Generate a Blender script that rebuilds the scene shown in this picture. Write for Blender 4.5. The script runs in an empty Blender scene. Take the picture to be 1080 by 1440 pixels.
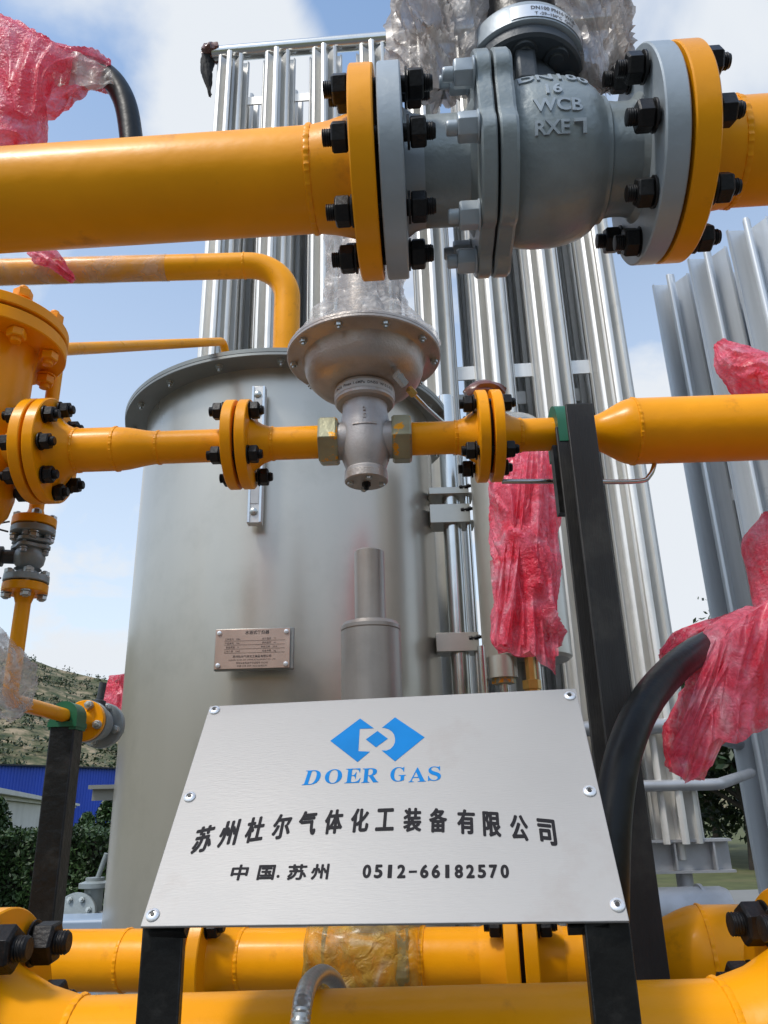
import bpy, bmesh, math, random
import numpy as np
from mathutils import Matrix, Vector, noise
random.seed(7)
PI = math.pi
S = bpy.context.scene
C = S.collection
# ------------------------------------------------------------------ camera
EYE = Vector((0, 0, 1.4))
FPX = 1100.0                                     # focal length in photo pixels (1080 x 1440)
_up = Vector((461 - 540, 720 + 2186, -FPX)).normalized()
_fw = Vector((0, 0, -1)); _fw = (_fw - _up * _fw.dot(_up)).normalized()
_rt = _fw.cross(_up)
ROT = Matrix((_rt, _fw, _up))                    # world = ROT @ camera axes
cam_d = bpy.data.cameras.new('camera'); cam = bpy.data.objects.new('camera', cam_d); C.objects.link(cam)
cam.matrix_world = Matrix.Translation(EYE) @ ROT.to_4x4()
cam_d.sensor_fit = 'VERTICAL'; cam_d.sensor_height = 36; cam_d.lens = FPX / 1440 * 36
cam_d.clip_start = 0.02; cam_d.clip_end = 3000
S.camera = cam
def P(x, y, Y=None, Z=None, z=None):
    """survey helper: the world point seen at a photo pixel, at a known depth Y or height Z"""
    d = ROT @ Vector(((x - 540) / FPX, (720 - y) / FPX, -1))
    s = Y / d.y if Y is not None else (Z - 1.4) / d.z if Z is not None else z
    return EYE + d * s
# ------------------------------------------------------------------ sky, sun, exposure
SUN_EL, SUN_AZ = math.radians(56), math.radians(224)     # azimuth clockwise from +Y; behind the camera, to the left
w = bpy.data.worlds.new('World'); S.world = w; w.use_nodes = True
nt = w.node_tree; N = nt.nodes; L = nt.links
bg = N['Background']
sky = N.new('ShaderNodeTexSky'); sky.sky_type = 'NISHITA'; sky.sun_disc = False
sky.sun_elevation = SUN_EL; sky.sun_rotation = SUN_AZ; sky.air_density = 1.0; sky.dust_density = 1.2; sky.ozone_density = 1.0
tc = N.new('ShaderNodeTexCoord'); sep = N.new('ShaderNodeSeparateXYZ'); L.new(tc.outputs['Generated'], sep.inputs[0])
mz = N.new('ShaderNodeMath'); mz.operation = 'ADD'; mz.inputs[1].default_value = .35; L.new(sep.outputs['Z'], mz.inputs[0])
dv = N.new('ShaderNodeVectorMath'); dv.operation = 'DIVIDE'; L.new(tc.outputs['Generated'], dv.inputs[0])
cmb = N.new('ShaderNodeCombineXYZ')
for i in range(3): L.new(mz.outputs[0], cmb.inputs[i])
L.new(cmb.outputs[0], dv.inputs[1])
mp = N.new('ShaderNodeMapping'); mp.inputs['Location'].default_value = (0.75, 0.1, 0.0); L.new(dv.outputs[0], mp.inputs[0])
cn = N.new('ShaderNodeTexNoise'); cn.inputs['Scale'].default_value = 2.6; cn.inputs['Detail'].default_value = 7; cn.inputs['Roughness'].default_value = .52
cn.inputs['Distortion'].default_value = .35
L.new(mp.outputs[0], cn.inputs['Vector'])
acc = None                                       # larger cloud banks towards given directions
for (px, py, r_in, r_out, k_) in ((235, 90, 3, 12, .28), (330, 150, 2, 9, .2), (20, 20, 2, 12, -.12), (380, 30, 2, 10, .06), (975, 50, 2, 10, .2), (920, 720, 4, 16, .28), (110, 830, 3, 16, .06), (130, 400, 1, 8, .09), (150, 170, 2, 9, -.10), (80, 250, 2, 12, -.08)):
    dvec = (P(px, py, z=1) - EYE).normalized(); dt = N.new('ShaderNodeVectorMath'); dt.operation = 'DOT_PRODUCT'; dt.inputs[1].default_value = dvec; L.new(tc.outputs['Generated'], dt.inputs[0])
    mr = N.new('ShaderNodeMapRange'); mr.interpolation_type = 'SMOOTHSTEP'; mr.inputs[1].default_value = math.cos(math.radians(r_out)); mr.inputs[2].default_value = math.cos(math.radians(r_in)); mr.inputs[3].default_value = 0; mr.inputs[4].default_value = abs(k_); L.new(dt.outputs['Value'], mr.inputs[0])
    ad = N.new('ShaderNodeMath'); ad.operation = 'ADD' if k_ > 0 else 'SUBTRACT'; L.new(acc if acc else cn.outputs['Fac'], ad.inputs[0]); L.new(mr.outputs[0], ad.inputs[1]); acc = ad.outputs[0]
cr = N.new('ShaderNodeValToRGB'); cr.color_ramp.elements[0].position = .44; cr.color_ramp.elements[1].position = .68
cr.color_ramp.interpolation = 'EASE'; L.new(acc, cr.inputs[0])
hz = N.new('ShaderNodeMapRange'); hz.inputs[1].default_value = 0.84; hz.inputs[2].default_value = 0.02; hz.inputs[3].default_value = 0.0; hz.inputs[4].default_value = .85
L.new(sep.outputs['Z'], hz.inputs[0])
mxf = N.new('ShaderNodeMath'); mxf.operation = 'MAXIMUM'; L.new(cr.outputs[0], mxf.inputs[0]); L.new(hz.outputs[0], mxf.inputs[1])
mix = N.new('ShaderNodeMix'); mix.data_type = 'RGBA'
mix.inputs[7].default_value = (7.4, 7.8, 8.3, 1)
boost = N.new('ShaderNodeVectorMath'); boost.operation = 'MULTIPLY'; boost.inputs[1].default_value = (2.35, 2.5, 2.42)
L.new(sky.outputs[0], boost.inputs[0])
L.new(mxf.outputs[0], mix.inputs[0]); L.new(boost.outputs[0], mix.inputs[6]); L.new(mix.outputs[2], bg.inputs[0])
bg.inputs[1].default_value = 0.11
sd = bpy.data.lights.new('sun', 'SUN'); sd.energy = 2.2; sd.angle = math.radians(9); sd.color = (1, .95, .88)
sun = bpy.data.objects.new('sun', sd); C.objects.link(sun)
_sv = Vector((math.sin(SUN_AZ) * math.cos(SUN_EL), math.cos(SUN_AZ) * math.cos(SUN_EL), math.sin(SUN_EL)))
sun.rotation_euler = _sv.to_track_quat('Z', 'Y').to_euler(); sun.location = _sv * 30
S.view_settings.view_transform = 'Standard'; S.view_settings.look = 'None'; S.view_settings.gamma = 1
S.view_settings.exposure = 0.0
S.cycles.max_bounces = 8; S.cycles.transparent_max_bounces = 24
# ------------------------------------------------------------------ materials
def mat(name, col, rough=.5, metal=0.0, coat=0.0, var=0.0, vscale=6.0, bump=0.0, bscale=40.0, dark=None, dscale=3.0, damt=.5,
        stretch=None, rvar=0.0, spec=.5, dthr=(.5, .68), world=False):
    m = bpy.data.materials.new(name); m.use_nodes = True
    n = m.node_tree.nodes; l = m.node_tree.links; b = n['Principled BSDF']
    b.inputs['Base Color'].default_value = (*col, 1); b.inputs['Roughness'].default_value = rough
    b.inputs['Metallic'].default_value = metal; b.inputs['Coat Weight'].default_value = coat; b.inputs['Coat Roughness'].default_value = .12
    b.inputs['Specular IOR Level'].default_value = spec
    t = n.new('ShaderNodeTexCoord'); src = t.outputs['Object']
    if world: src = n.new('ShaderNodeNewGeometry').outputs['Position']
    if stretch:
        q = n.new('ShaderNodeMapping'); q.inputs['Scale'].default_value = stretch; l.new(src, q.inputs[0]); src = q.outputs[0]
    out = None
    if var > 0:
        a = n.new('ShaderNodeTexNoise'); a.inputs['Scale'].default_value = vscale; a.inputs['Detail'].default_value = 6; l.new(src, a.inputs['Vector'])
        r = n.new('ShaderNodeMapRange'); r.inputs[1].default_value = .3; r.inputs[2].default_value = .7
        r.inputs[3].default_value = 1 - var; r.inputs[4].default_value = 1 + var; l.new(a.outputs['Fac'], r.inputs[0])
        k = n.new('ShaderNodeVectorMath'); k.operation = 'SCALE'; k.inputs[0].default_value = col; l.new(r.outputs[0], k.inputs['Scale'])
        out = k.outputs[0]
        if rvar > 0:
            r2 = n.new('ShaderNodeMapRange'); r2.inputs[1].default_value = .3; r2.inputs[2].default_value = .7
            r2.inputs[3].default_value = rough - rvar; r2.inputs[4].default_value = rough + rvar; l.new(a.outputs['Fac'], r2.inputs[0]); l.new(r2.outputs[0], b.inputs['Roughness'])
    if dark is not None:
        a = n.new('ShaderNodeTexNoise'); a.inputs['Scale'].default_value = dscale; a.inputs['Detail'].default_value = 9; a.inputs['Roughness'].default_value = .65
        l.new(t.outputs['Object'], a.inputs['Vector'])
        r = n.new('ShaderNodeMapRange'); r.inputs[1].default_value = dthr[0]; r.inputs[2].default_value = dthr[1]; r.inputs[3].default_value = 0; r.inputs[4].default_value = damt
        l.new(a.outputs['Fac'], r.inputs[0])
        x = n.new('ShaderNodeMix'); x.data_type = 'RGBA'; l.new(r.outputs[0], x.inputs[0])
        if out: l.new(out, x.inputs[6])
        else: x.inputs[6].default_value = (*col, 1)
        x.inputs[7].default_value = (*dark, 1); out = x.outputs[2]
    if out: l.new(out, b.inputs['Base Color'])
    if bump > 0:
        a = n.new('ShaderNodeTexNoise'); a.inputs['Scale'].default_value = bscale; a.inputs['Detail'].default_value = 5; l.new(src, a.inputs['Vector'])
        u = n.new('ShaderNodeBump'); u.inputs['Strength'].default_value = bump; u.inputs['Distance'].default_value = .002
        l.new(a.outputs['Fac'], u.inputs['Height']); l.new(u.outputs[0], b.inputs['Normal'])
    return m
M = {}
M['yellow'] = mat('yellow_paint', (.92, .365, .002), .34, coat=.04, spec=.22, var=.10, vscale=7, bump=.4, bscale=34, dark=(.50, .17, .01), dscale=17, damt=.6, dthr=(.60, .74), rvar=.08)
M['yellow2'] = mat('yellow_paint_satin', (.90, .35, .002), .34, spec=.3, coat=.05, var=.08, vscale=14, bump=.35, bscale=120, dark=(.22, .10, .03), dscale=40, damt=.7, dthr=(.62, .74))
M['valve'] = mat('grey_valve_paint', (.27, .31, .32), .40, metal=.25, coat=.1, var=.10, vscale=18, bump=.35, bscale=160, dark=(.16, .18, .18), dscale=14, damt=.35)
M['valve_lt'] = mat('light_grey_paint', (.36, .41, .45), .4, metal=.2, var=.08, vscale=20, bump=.2, bscale=120)
M['valve_dk'] = mat('dark_cast_grey', (.055, .065, .075), .5, metal=.2, var=.15, vscale=20, bump=.3, bscale=160)
M['bolt'] = mat('black_oxide_steel', (.009, .009, .010), .42, metal=.1, spec=.3, var=.3, vscale=50, bump=.3, bscale=220, dark=(.03, .027, .024), dscale=60, damt=.5)
M['gasket'] = mat('black_gasket', (.012, .012, .013), .8)
M['zinc'] = mat('zinc_bolt', (.48, .5, .48), .32, metal=.8, var=.12, vscale=60)
M['tank'] = mat('grey_silver_tank_paint', (.52, .495, .435), .30, metal=.66, coat=.2, var=.10, vscale=2.2, stretch=(1.4, 1.4, .22), bump=.12, bscale=6, rvar=.05,
                dark=(.26, .255, .21), dscale=2.0, damt=.35)
M['tank_rim'] = mat('grey_rim_steel', (.27, .28, .265), .40, metal=.5, var=.1, vscale=8)
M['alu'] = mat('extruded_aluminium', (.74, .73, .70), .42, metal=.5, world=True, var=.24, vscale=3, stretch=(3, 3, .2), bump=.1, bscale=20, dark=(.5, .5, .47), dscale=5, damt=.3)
M['alu2'] = mat('shaded_aluminium', (.60, .63, .66), .42, metal=.5, world=True, var=.22, vscale=3, stretch=(3, 3, .2), bump=.1, bscale=20)  # second vaporizer's aluminium, with its blue-grey shade put into the colour
M['alu_in'] = mat('dull_inner_aluminium', (.34, .35, .35), .45, metal=.8, var=.1, vscale=3, stretch=(6, 6, .25))
M['stainless'] = mat('stainless_tube', (.62, .63, .62), .2, metal=1.0, var=.06, vscale=14, bump=.08, bscale=30)
M['conduit'] = mat('dull_metal_conduit', (.42, .42, .40), .3, metal=.7, var=.12, vscale=20, bump=.1, bscale=60)
M['sandblast'] = mat('sandblasted_cast_steel', (.44, .42, .41), .45, metal=.4, var=.06, vscale=30, bump=.25, bscale=300, dark=(.2, .19, .18), dscale=22, damt=.4)
M['regcase'] = mat('brown_grey_diaphragm_case', (.45, .41, .375), .40, metal=.5, var=.09, vscale=24, bump=.4, bscale=240, dark=(.28, .24, .21), dscale=18, damt=.4)
M['nutmetal'] = mat('olive_zinc_union_nut', (.33, .32, .21), .36, metal=.5, var=.15, vscale=30, bump=.3, bscale=120, dark=(.80, .34, .01), dscale=34, damt=1.0, dthr=(.54, .58))
M['cylmetal'] = mat('taupe_machined_steel', (.36, .325, .295), .38, metal=.5, var=.08, vscale=8, stretch=(6, 6, .5), bump=.12, bscale=60, dark=(.2, .19, .17), dscale=8, damt=.35)
M['post'] = mat('black_painted_steel', (.007, .007, .007), .36, spec=.32, var=.25, vscale=8, bump=.8, bscale=60, dark=(.03, .029, .027), dscale=24, damt=.6)
M['post_gr'] = mat('scuffed_black_steel', (.020, .020, .021), .5, spec=.3, var=.3, vscale=3, stretch=(8, 8, .6), bump=.3, bscale=90, dark=(.055, .054, .05), dscale=9, damt=.6)
M['hose'] = mat('black_rubber_hose', (.004, .0045, .0045), .36, spec=.3, coat=.0, var=.2, vscale=20, bump=.4, bscale=50, dark=(.012, .015, .012), dscale=30, damt=.5)
M['green'] = mat('green_rubber_pad', (.008, .12, .055), .42, var=.12, vscale=20)
M['brown_film'] = mat('brown_packing_film', (.16, .06, .045), .3, coat=.3, var=.3, vscale=40, bump=.8, bscale=60)
M['brass'] = mat('brass_fitting', (.62, .40, .12), .28, metal=.9, var=.1, vscale=40)
M['galv'] = mat('galvanised_beam', (.42, .43, .45), .45, metal=.5, var=.12, vscale=10, dark=(.25, .25, .25), dscale=6, damt=.4)
M['blue_ink'] = mat('blue_ink', (.005, .19, .52), .6, spec=.12, var=.08, vscale=30)
M['grey_ink'] = mat('dark_grey_ink', (.014, .013, .016), .6, spec=.15, var=.1, vscale=60)
M['rivet'] = mat('aluminium_rivet', (.78, .79, .80), .28, metal=.6)
M['hole'] = mat('dark_rivet_core', (.02, .02, .02), .5)
M['blue_wall'] = mat('blue_corrugated_wall', (.025, .085, .55), .5, var=.08, vscale=.5)
M['blue_roof'] = mat('dark_roof_edge', (.02, .025, .04), .6)
M['white_wall'] = mat('white_render', (.62, .62, .60), .8, var=.05, vscale=1.5, dark=(.4, .4, .37), dscale=1, damt=.35)
M['dark_glass'] = mat('dark_window', (.03, .035, .04), .1)
M['concrete'] = mat('pale_concrete', (.10, .098, .093), .85, var=.12, vscale=.8, bump=.4, bscale=30, dark=(.06, .058, .054), dscale=1.5, damt=.5)
M['road'] = mat('grey_road', (.19, .19, .18), .85, var=.1, vscale=.6, bump=.4, bscale=20)
M['grass'] = mat('dry_grass_ground', (.075, .085, .026), .9, var=.25, vscale=2.5, dark=(.13, .115, .05), dscale=.8, damt=.7)
M['leaf'] = mat('dark_green_leaves', (.018, .038, .010), .5, var=.45, vscale=1.7)
M['hedge_leaf'] = mat('hedge_leaves', (.032, .066, .016), .5, var=.5, vscale=2.5)
M['bark'] = mat('dark_bark', (.035, .028, .02), .9, var=.3, vscale=8)
M['bluegrey'] = mat('pale_blue_equipment_paint', (.26, .34, .45), .45, var=.08, vscale=6)
M['labelplate'] = mat('rose_bronze_label_plate', (.52, .39, .32), .36, metal=.4, var=.12, vscale=16)
M['white_label'] = mat('pale_label', (.55, .56, .56), .4, var=.08, vscale=30)
M['cardink'] = mat('label_ink', (.05, .04, .04), .6)

def plate_mat():
    m = mat('brushed_stainless_sign', (.36, .352, .345), .50, metal=.15, var=.06, rvar=.07, vscale=4, stretch=(1, 1, 1), bump=.10, bscale=1, dark=(.26, .21, .18), dscale=5.5, damt=.55, dthr=(.54, .74))
    n = m.node_tree.nodes; l = m.node_tree.links
    for q in n:
        if q.type == 'BUMP':
            g = n.new('ShaderNodeTexNoise'); g.inputs['Scale'].default_value = 1; g.inputs['Detail'].default_value = 4
            t = n.new('ShaderNodeTexCoord'); k = n.new('ShaderNodeMapping'); k.inputs['Scale'].default_value = (14, 900, 900)
            l.new(t.outputs['Object'], k.inputs[0]); l.new(k.outputs[0], g.inputs['Vector']); l.new(g.outputs['Fac'], q.inputs['Height'])
    return m
M['plate'] = plate_mat()

def wrap_mat(name, c1, c2, cw, alpha=1.0, trans=.35, cell=220.0, amin=None, rough=.24, streak=.55, ascale=12, coat=.5):
    """plastic film: thin, glossy, part see-through and light-scattering, with bubble or crease relief"""
    m = bpy.data.materials.new(name); m.use_nodes = True
    n = m.node_tree.nodes; l = m.node_tree.links; b = n['Principled BSDF']; o = n['Material Output']
    t = n.new('ShaderNodeTexCoord')
    a = n.new('ShaderNodeTexNoise'); a.inputs['Scale'].default_value = 14; a.inputs['Detail'].default_value = 8; a.inputs['Distortion'].default_value = 1.2; l.new(t.outputs['Object'], a.inputs['Vector'])
    r = n.new('ShaderNodeValToRGB'); e = r.color_ramp.elements; e[0].position = .36; e[0].color = (*c1, 1); e[1].position = .56; e[1].color = (*c2, 1)
    x = e.new(.56 + .2 * (1.2 - streak)); x.color = (*cw, 1); l.new(a.outputs['Fac'], r.inputs[0]); l.new(r.outputs[0], b.inputs['Base Color'])  # palest ramp colour paints white sheen streaks into the film
    b.inputs['Roughness'].default_value = rough; b.inputs['Coat Weight'].default_value = coat; b.inputs['Coat Roughness'].default_value = .2
    v = n.new('ShaderNodeTexVoronoi'); v.inputs['Scale'].default_value = cell; l.new(t.outputs['Object'], v.inputs['Vector'])
    c = n.new('ShaderNodeTexNoise'); c.inputs['Scale'].default_value = 45; c.inputs['Detail'].default_value = 6; c.inputs['Distortion'].default_value = 2; l.new(t.outputs['Object'], c.inputs['Vector'])
    u1 = n.new('ShaderNodeBump'); u1.inputs['Strength'].default_value = .9; u1.inputs['Distance'].default_value = .006; l.new(c.outputs['Fac'], u1.inputs['Height'])
    u2 = n.new('ShaderNodeBump'); u2.invert = True; u2.inputs['Strength'].default_value = .55; u2.inputs['Distance'].default_value = .002
    l.new(v.outputs['Distance'], u2.inputs['Height']); l.new(u1.outputs[0], u2.inputs['Normal']); l.new(u2.outputs[0], b.inputs['Normal'])
    tr = n.new('ShaderNodeBsdfTranslucent'); l.new(r.outputs[0], tr.inputs[0]); l.new(u2.outputs[0], tr.inputs['Normal'])
    mx = n.new('ShaderNodeMixShader'); mx.inputs[0].default_value = trans; l.new(b.outputs[0], mx.inputs[1]); l.new(tr.outputs[0], mx.inputs[2])
    tp = n.new('ShaderNodeBsdfTransparent'); m2 = n.new('ShaderNodeMixShader')
    a2 = n.new('ShaderNodeTexNoise'); a2.inputs['Scale'].default_value = ascale; a2.inputs['Detail'].default_value = 7; a2.inputs['Distortion'].default_value = 2.5; l.new(t.outputs['Object'], a2.inputs['Vector'])
    r2 = n.new('ShaderNodeMapRange'); r2.inputs[1].default_value = .35; r2.inputs[2].default_value = .65
    r2.inputs[3].default_value = alpha if amin is None else amin; r2.inputs[4].default_value = alpha; l.new(a2.outputs['Fac'], r2.inputs[0])
    l.new(r2.outputs[0], m2.inputs[0]); l.new(tp.outputs[0], m2.inputs[1]); l.new(mx.outputs[0], m2.inputs[2]); l.new(m2.outputs[0], o.inputs['Surface'])
    return m
M['redwrap'] = wrap_mat('red_bubble_wrap', (.92, .055, .11), (.98, .21, .31), (.98, .56, .64), 1.0, .36, 230, amin=.52, ascale=22, rough=.26, streak=.35, coat=.25)
M['clearwrap'] = wrap_mat('clear_stretch_film', (.62, .59, .57), (.80, .78, .76), (.95, .95, .95), .75, .5, 60, amin=.10, ascale=16)
M['valvefilm'] = wrap_mat('dusty_stretch_film', (.42, .37, .34), (.62, .58, .55), (.9, .88, .86), (.95), .45, 60, amin=.48, ascale=10, rough=.3)
M['thinfilm'] = wrap_mat('thin_clear_film', (.62, .60, .56), (.78, .78, .76), (.9, .9, .9), .42, .3, 40, amin=.12, ascale=5)
M['amberfilm'] = wrap_mat('clear_film_over_yellow', (.36, .24, .05), (.62, .40, .06), (.75, .66, .45), .9, .2, 50, amin=.25, ascale=14)

# ------------------------------------------------------------------ mesh helpers
class MB:
    def __init__(s): s.v = []; s.f = []
    def add(s, vs, fs, T=None):
        k = len(s.v)
        if T is not None: vs = [T @ Vector(p) for p in vs]
        s.v += [tuple(p) for p in vs]; s.f += [tuple(i + k for i in f) for f in fs]; return s
def frame(o, ax, up=(0, 0, 1)):
    z = Vector(ax).normalized(); u = Vector(up)
    if abs(z.dot(u.normalized())) > .98: u = Vector((0, 1, 0))
    x = u.cross(z).normalized(); y = z.cross(x)
    T = Matrix((x, y, z)).transposed().to_4x4(); T.translation = Vector(o); return T
def lathe(mb, prof, T=None, seg=48, closed=False, rf=None):
    vs = []; fs = []; n = len(prof)
    for (r, t) in prof:
        for k in range(seg):
            a = 2 * PI * k / seg; q = r * (rf(a) if rf else 1)
            vs.append((q * math.cos(a), q * math.sin(a), t))
    m = n if closed else n - 1
    for i in range(m):
        j = (i + 1) % n
        for k in range(seg):
            k2 = (k + 1) % seg; fs.append((i * seg + k, i * seg + k2, j * seg + k2, j * seg + k))
    if not closed:
        fs.append(tuple(reversed(range(seg)))); fs.append(tuple((n - 1) * seg + k for k in range(seg)))
    mb.add(vs, fs, T); return mb
def box(mb, c, s, T=None):
    x, y, z = [q / 2 for q in s]; c = Vector(c)
    vs = [c + Vector((a * x, b * y, d * z)) for a in (-1, 1) for b in (-1, 1) for d in (-1, 1)]
    mb.add(vs, [(0, 1, 3, 2), (4, 6, 7, 5), (0, 4, 5, 1), (2, 3, 7, 6), (0, 2, 6, 4), (1, 5, 7, 3)], T); return mb
def prism(mb, poly, h, T=None, z0=0):
    n = len(poly); vs = [(x, y, z0) for x, y in poly] + [(x, y, z0 + h) for x, y in poly]
    mb.add(vs, [tuple(reversed(range(n))), tuple(range(n, 2 * n))] + [(i, (i + 1) % n, n + (i + 1) % n, n + i) for i in range(n)], T); return mb
def tube(mb, pts, r, seg=24, cap=True):
    pts = [Vector(p) for p in pts]; n = len(pts); rs = r if isinstance(r, (list, tuple)) else [r] * n
    vs = []; fs = []; t0 = (pts[1] - pts[0]).normalized()
    u = t0.orthogonal().normalized()
    for i in range(n):
        t = (pts[min(i + 1, n - 1)] - pts[max(i - 1, 0)]).normalized()
        u = (u - t * u.dot(t)).normalized(); w_ = t.cross(u)
        for k in range(seg):
            a = 2 * PI * k / seg; vs.append(pts[i] + (u * math.cos(a) + w_ * math.sin(a)) * rs[i])
    for i in range(n - 1):
        for k in range(seg):
            k2 = (k + 1) % seg; fs.append((i * seg + k, i * seg + k2, (i + 1) * seg + k2, (i + 1) * seg + k))
    if cap: fs.append(tuple(reversed(range(seg)))); fs.append(tuple((n - 1) * seg + k for k in range(seg)))
    mb.add(vs, fs); return mb
def spline(pts, n=12):
    pts = [Vector(p) for p in pts]; out = []
    q = [2 * pts[0] - pts[1]] + pts + [2 * pts[-1] - pts[-2]]
    for i in range(1, len(q) - 2):
        for k in range(n):
            t = k / n; a, b, c, d = q[i - 1:i + 3]
            out.append(.5 * ((2 * b) + (c - a) * t + (2 * a - 5 * b + 4 * c - d) * t * t + (3 * b - a - 3 * c + d) * t ** 3))
    out.append(pts[-1]); return out
def elbow(a, corner, b, R, n=12):
    a, c, b = Vector(a), Vector(corner), Vector(b); d1 = (a - c).normalized(); d2 = (b - c).normalized()
    ang = d1.angle(d2); L_ = R / math.tan(ang / 2); ctr = c + (d1 + d2).normalized() * (R / math.sin(ang / 2))
    p1 = c + d1 * L_; p2 = c + d2 * L_; v1 = p1 - ctr; v2 = p2 - ctr; th = v1.angle(v2); out = [a]
    for k in range(n + 1):
        t = k / n; out.append(ctr + (v1 * math.sin((1 - t) * th) + v2 * math.sin(t * th)) / math.sin(th))
    out.append(b); return out

def mesh_of(name, mb, origin, smooth=32):
    me = bpy.data.meshes.new(name); o = Vector(origin)
    me.from_pydata([tuple(Vector(p) - o) for p in mb.v], [], mb.f); me.validate(); 
    if smooth:
        bm = bmesh.new(); bm.from_mesh(me); th = math.radians(smooth)
        if len(bm.faces) < 60000: bmesh.ops.recalc_face_normals(bm, faces=bm.faces)
        for f in bm.faces: f.smooth = True
        for e in bm.edges:
            if len(e.link_faces) == 2 and e.calc_face_angle(0) > th: e.smooth = False
        bm.to_mesh(me); bm.free()
    return me
def origin_of(o): return Vector(o['_org'])
def thing(name, label, cat, loc, group=None, kind=None):
    o = bpy.data.objects.new(name, None); C.objects.link(o); o.location = loc; o.empty_display_size = .05; o['_org'] = tuple(loc)
    o['label'] = label; o['category'] = cat
    if group: o['group'] = group
    if kind: o['kind'] = kind
    return o
def part(name, mb, m, parent, smooth=32, bevel=0, label=None, kind=None):
    org = origin_of(parent); me = mesh_of(name, mb, org, smooth); me.materials.append(M[m] if isinstance(m, str) else m)
    o = bpy.data.objects.new(name, me); C.objects.link(o); o.parent = parent; o['_org'] = tuple(org)
    if bevel:
        b = o.modifiers.new('bevel', 'BEVEL'); b.width = bevel; b.segments = 2; b.limit_method = 'ANGLE'; b.angle_limit = math.radians(40)
    if label: o['label'] = label
    if kind: o['kind'] = kind
    return o
def solid(name, mb, m, label=None, cat=None, group=None, kind=None, smooth=32, bevel=0):
    v = np.array(mb.v); org = ((v[:, 0].min() + v[:, 0].max()) / 2, (v[:, 1].min() + v[:, 1].max()) / 2, v[:, 2].min())
    me = mesh_of(name, mb, org, smooth); me.materials.append(M[m] if isinstance(m, str) else m)
    o = bpy.data.objects.new(name, me); C.objects.link(o); o.location = org; o['_org'] = tuple(org)
    if label: o['label'] = label; o['category'] = cat
    if group: o['group'] = group
    if kind: o['kind'] = kind
    if bevel:
        b = o.modifiers.new('bevel', 'BEVEL'); b.width = bevel; b.segments = 2; b.limit_method = 'ANGLE'; b.angle_limit = math.radians(40)
    return o
_shared = {}
def inst(name, key, build, m, parent, T, bevel=0):
    """a child that shares its mesh with its repeats; build() gives the mesh in local axes"""
    if key not in _shared:
        me = mesh_of(key, build(), (0, 0, 0)); me.materials.append(M[m]); _shared[key] = me
    o = bpy.data.objects.new(name, _shared[key]); C.objects.link(o); o.parent = parent; o['_org'] = tuple(origin_of(parent))
    o.matrix_local = Matrix.Translation(-origin_of(parent)) @ T
    if bevel:
        b = o.modifiers.new('bevel', 'BEVEL'); b.width = bevel; b.segments = 2; b.limit_method = 'ANGLE'; b.angle_limit = math.radians(25)
    return o

# ------------------------------------------------------------------ piping parts
def stud_mesh(g, d, nut_l, over, washer=True, head=False):
    """stud through a joint g thick, with a hex nut and washer on each side; local Z along the stud"""
    mb = MB(); af = d * 1.55; h = g / 2; prof = []
    z = -h - nut_l - over; pitch = d * .13; L2 = h + nut_l + over
    k = 0
    prof.append((d * .40, -L2))
    while z < L2 - pitch:
        if abs(z) > h + nut_l * .9: prof += [(d * .5, z + pitch * .3), (d * .44, z + pitch * .8)]
        z += pitch
        if abs(z) < h + nut_l * .9 and z < 0: prof += [(d * .48, z), (d * .48, h + nut_l * .85)]; z = h + nut_l * .85
    prof.append((d * .40, L2)); lathe(mb, prof, seg=14)
    for s in (-1, 1):
        rx = af / math.sqrt(3)
        T = Matrix.Translation((0, 0, s * (h + .0008))) @ Matrix.Rotation(0 if s > 0 else PI, 4, 'X')
        if washer: lathe(mb, [(d * .5, 0), (af * .60, 0), (af * .60, .0025), (d * .5, .0025)], T, 20, closed=True)
        lathe(mb, [(rx * .90, .003), (rx, .003 + nut_l * .10), (rx, .003 + nut_l * .88), (rx * .88, .003 + nut_l)], T, 6)
    return mb
def studs(parent, c, ax, R, n, ph, g, d, nut_l=None, over=.010, m='bolt', key=None, skip=(), name='stud_bolt', jit=.004):
    T = frame(c, ax); nut_l = nut_l or d * .95; out = []
    for k in range(n):
        if k in skip: continue
        a = ph + 2 * PI * k / n
        q = T @ Matrix.Translation((R * math.cos(a), R * math.sin(a), random.uniform(-jit, jit))) @ Matrix.Rotation(random.uniform(0, 1), 4, 'Z')
        out.append(inst(name, key or f'stud_{g:.3f}_{d:.3f}_{m}', lambda: stud_mesh(g, d, nut_l, over), m, parent, q, bevel=.0006))
    return out
def flange_mb(c, ax, R, t, neck_r=None, neck_l=0, pipe_r=None, c2=.0015, seg=72, mb=None):
    """disc from c along ax, thickness t; welding neck on the -ax side"""
    mb = mb or MB(); T = frame(c, ax)
    ir = (pipe_r or R * .4) * .9
    if neck_r:
        prof = [(pipe_r, -neck_l), (pipe_r + (neck_r - pipe_r) * .35, -neck_l * .55), (neck_r, -.004), (neck_r + .003, 0), (R - c2, 0), (R, c2), (R, t - c2), (R - c2, t), (ir, t)]
    else: prof = [(ir, 0), (R - c2, 0), (R, c2), (R, t - c2), (R - c2, t), (ir, t)]
    lathe(mb, prof, T, seg); return mb
def weld(mb, c, ax, r, wd=.004):
    T = frame(c, ax); k = [0]
    def rf(a): return 1 + .008 * math.sin(a * 46 + 2 * math.sin(a * 5)) + .007 * math.sin(a * 19 + 1)
    lathe(mb, [(r - .003, -wd * 1.3), (r + wd * .35, -wd * .8), (r + wd * .55, 0), (r + wd * .35, wd * .8), (r - .003, wd * 1.3)], T, 160, rf=rf); return mb
def gasket(parent, c, ax, R, t): 
    mb = MB(); lathe(mb, [(R, 0), (R, t)], frame(c, ax), 48); return part('gasket', mb, 'gasket', parent)
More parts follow.
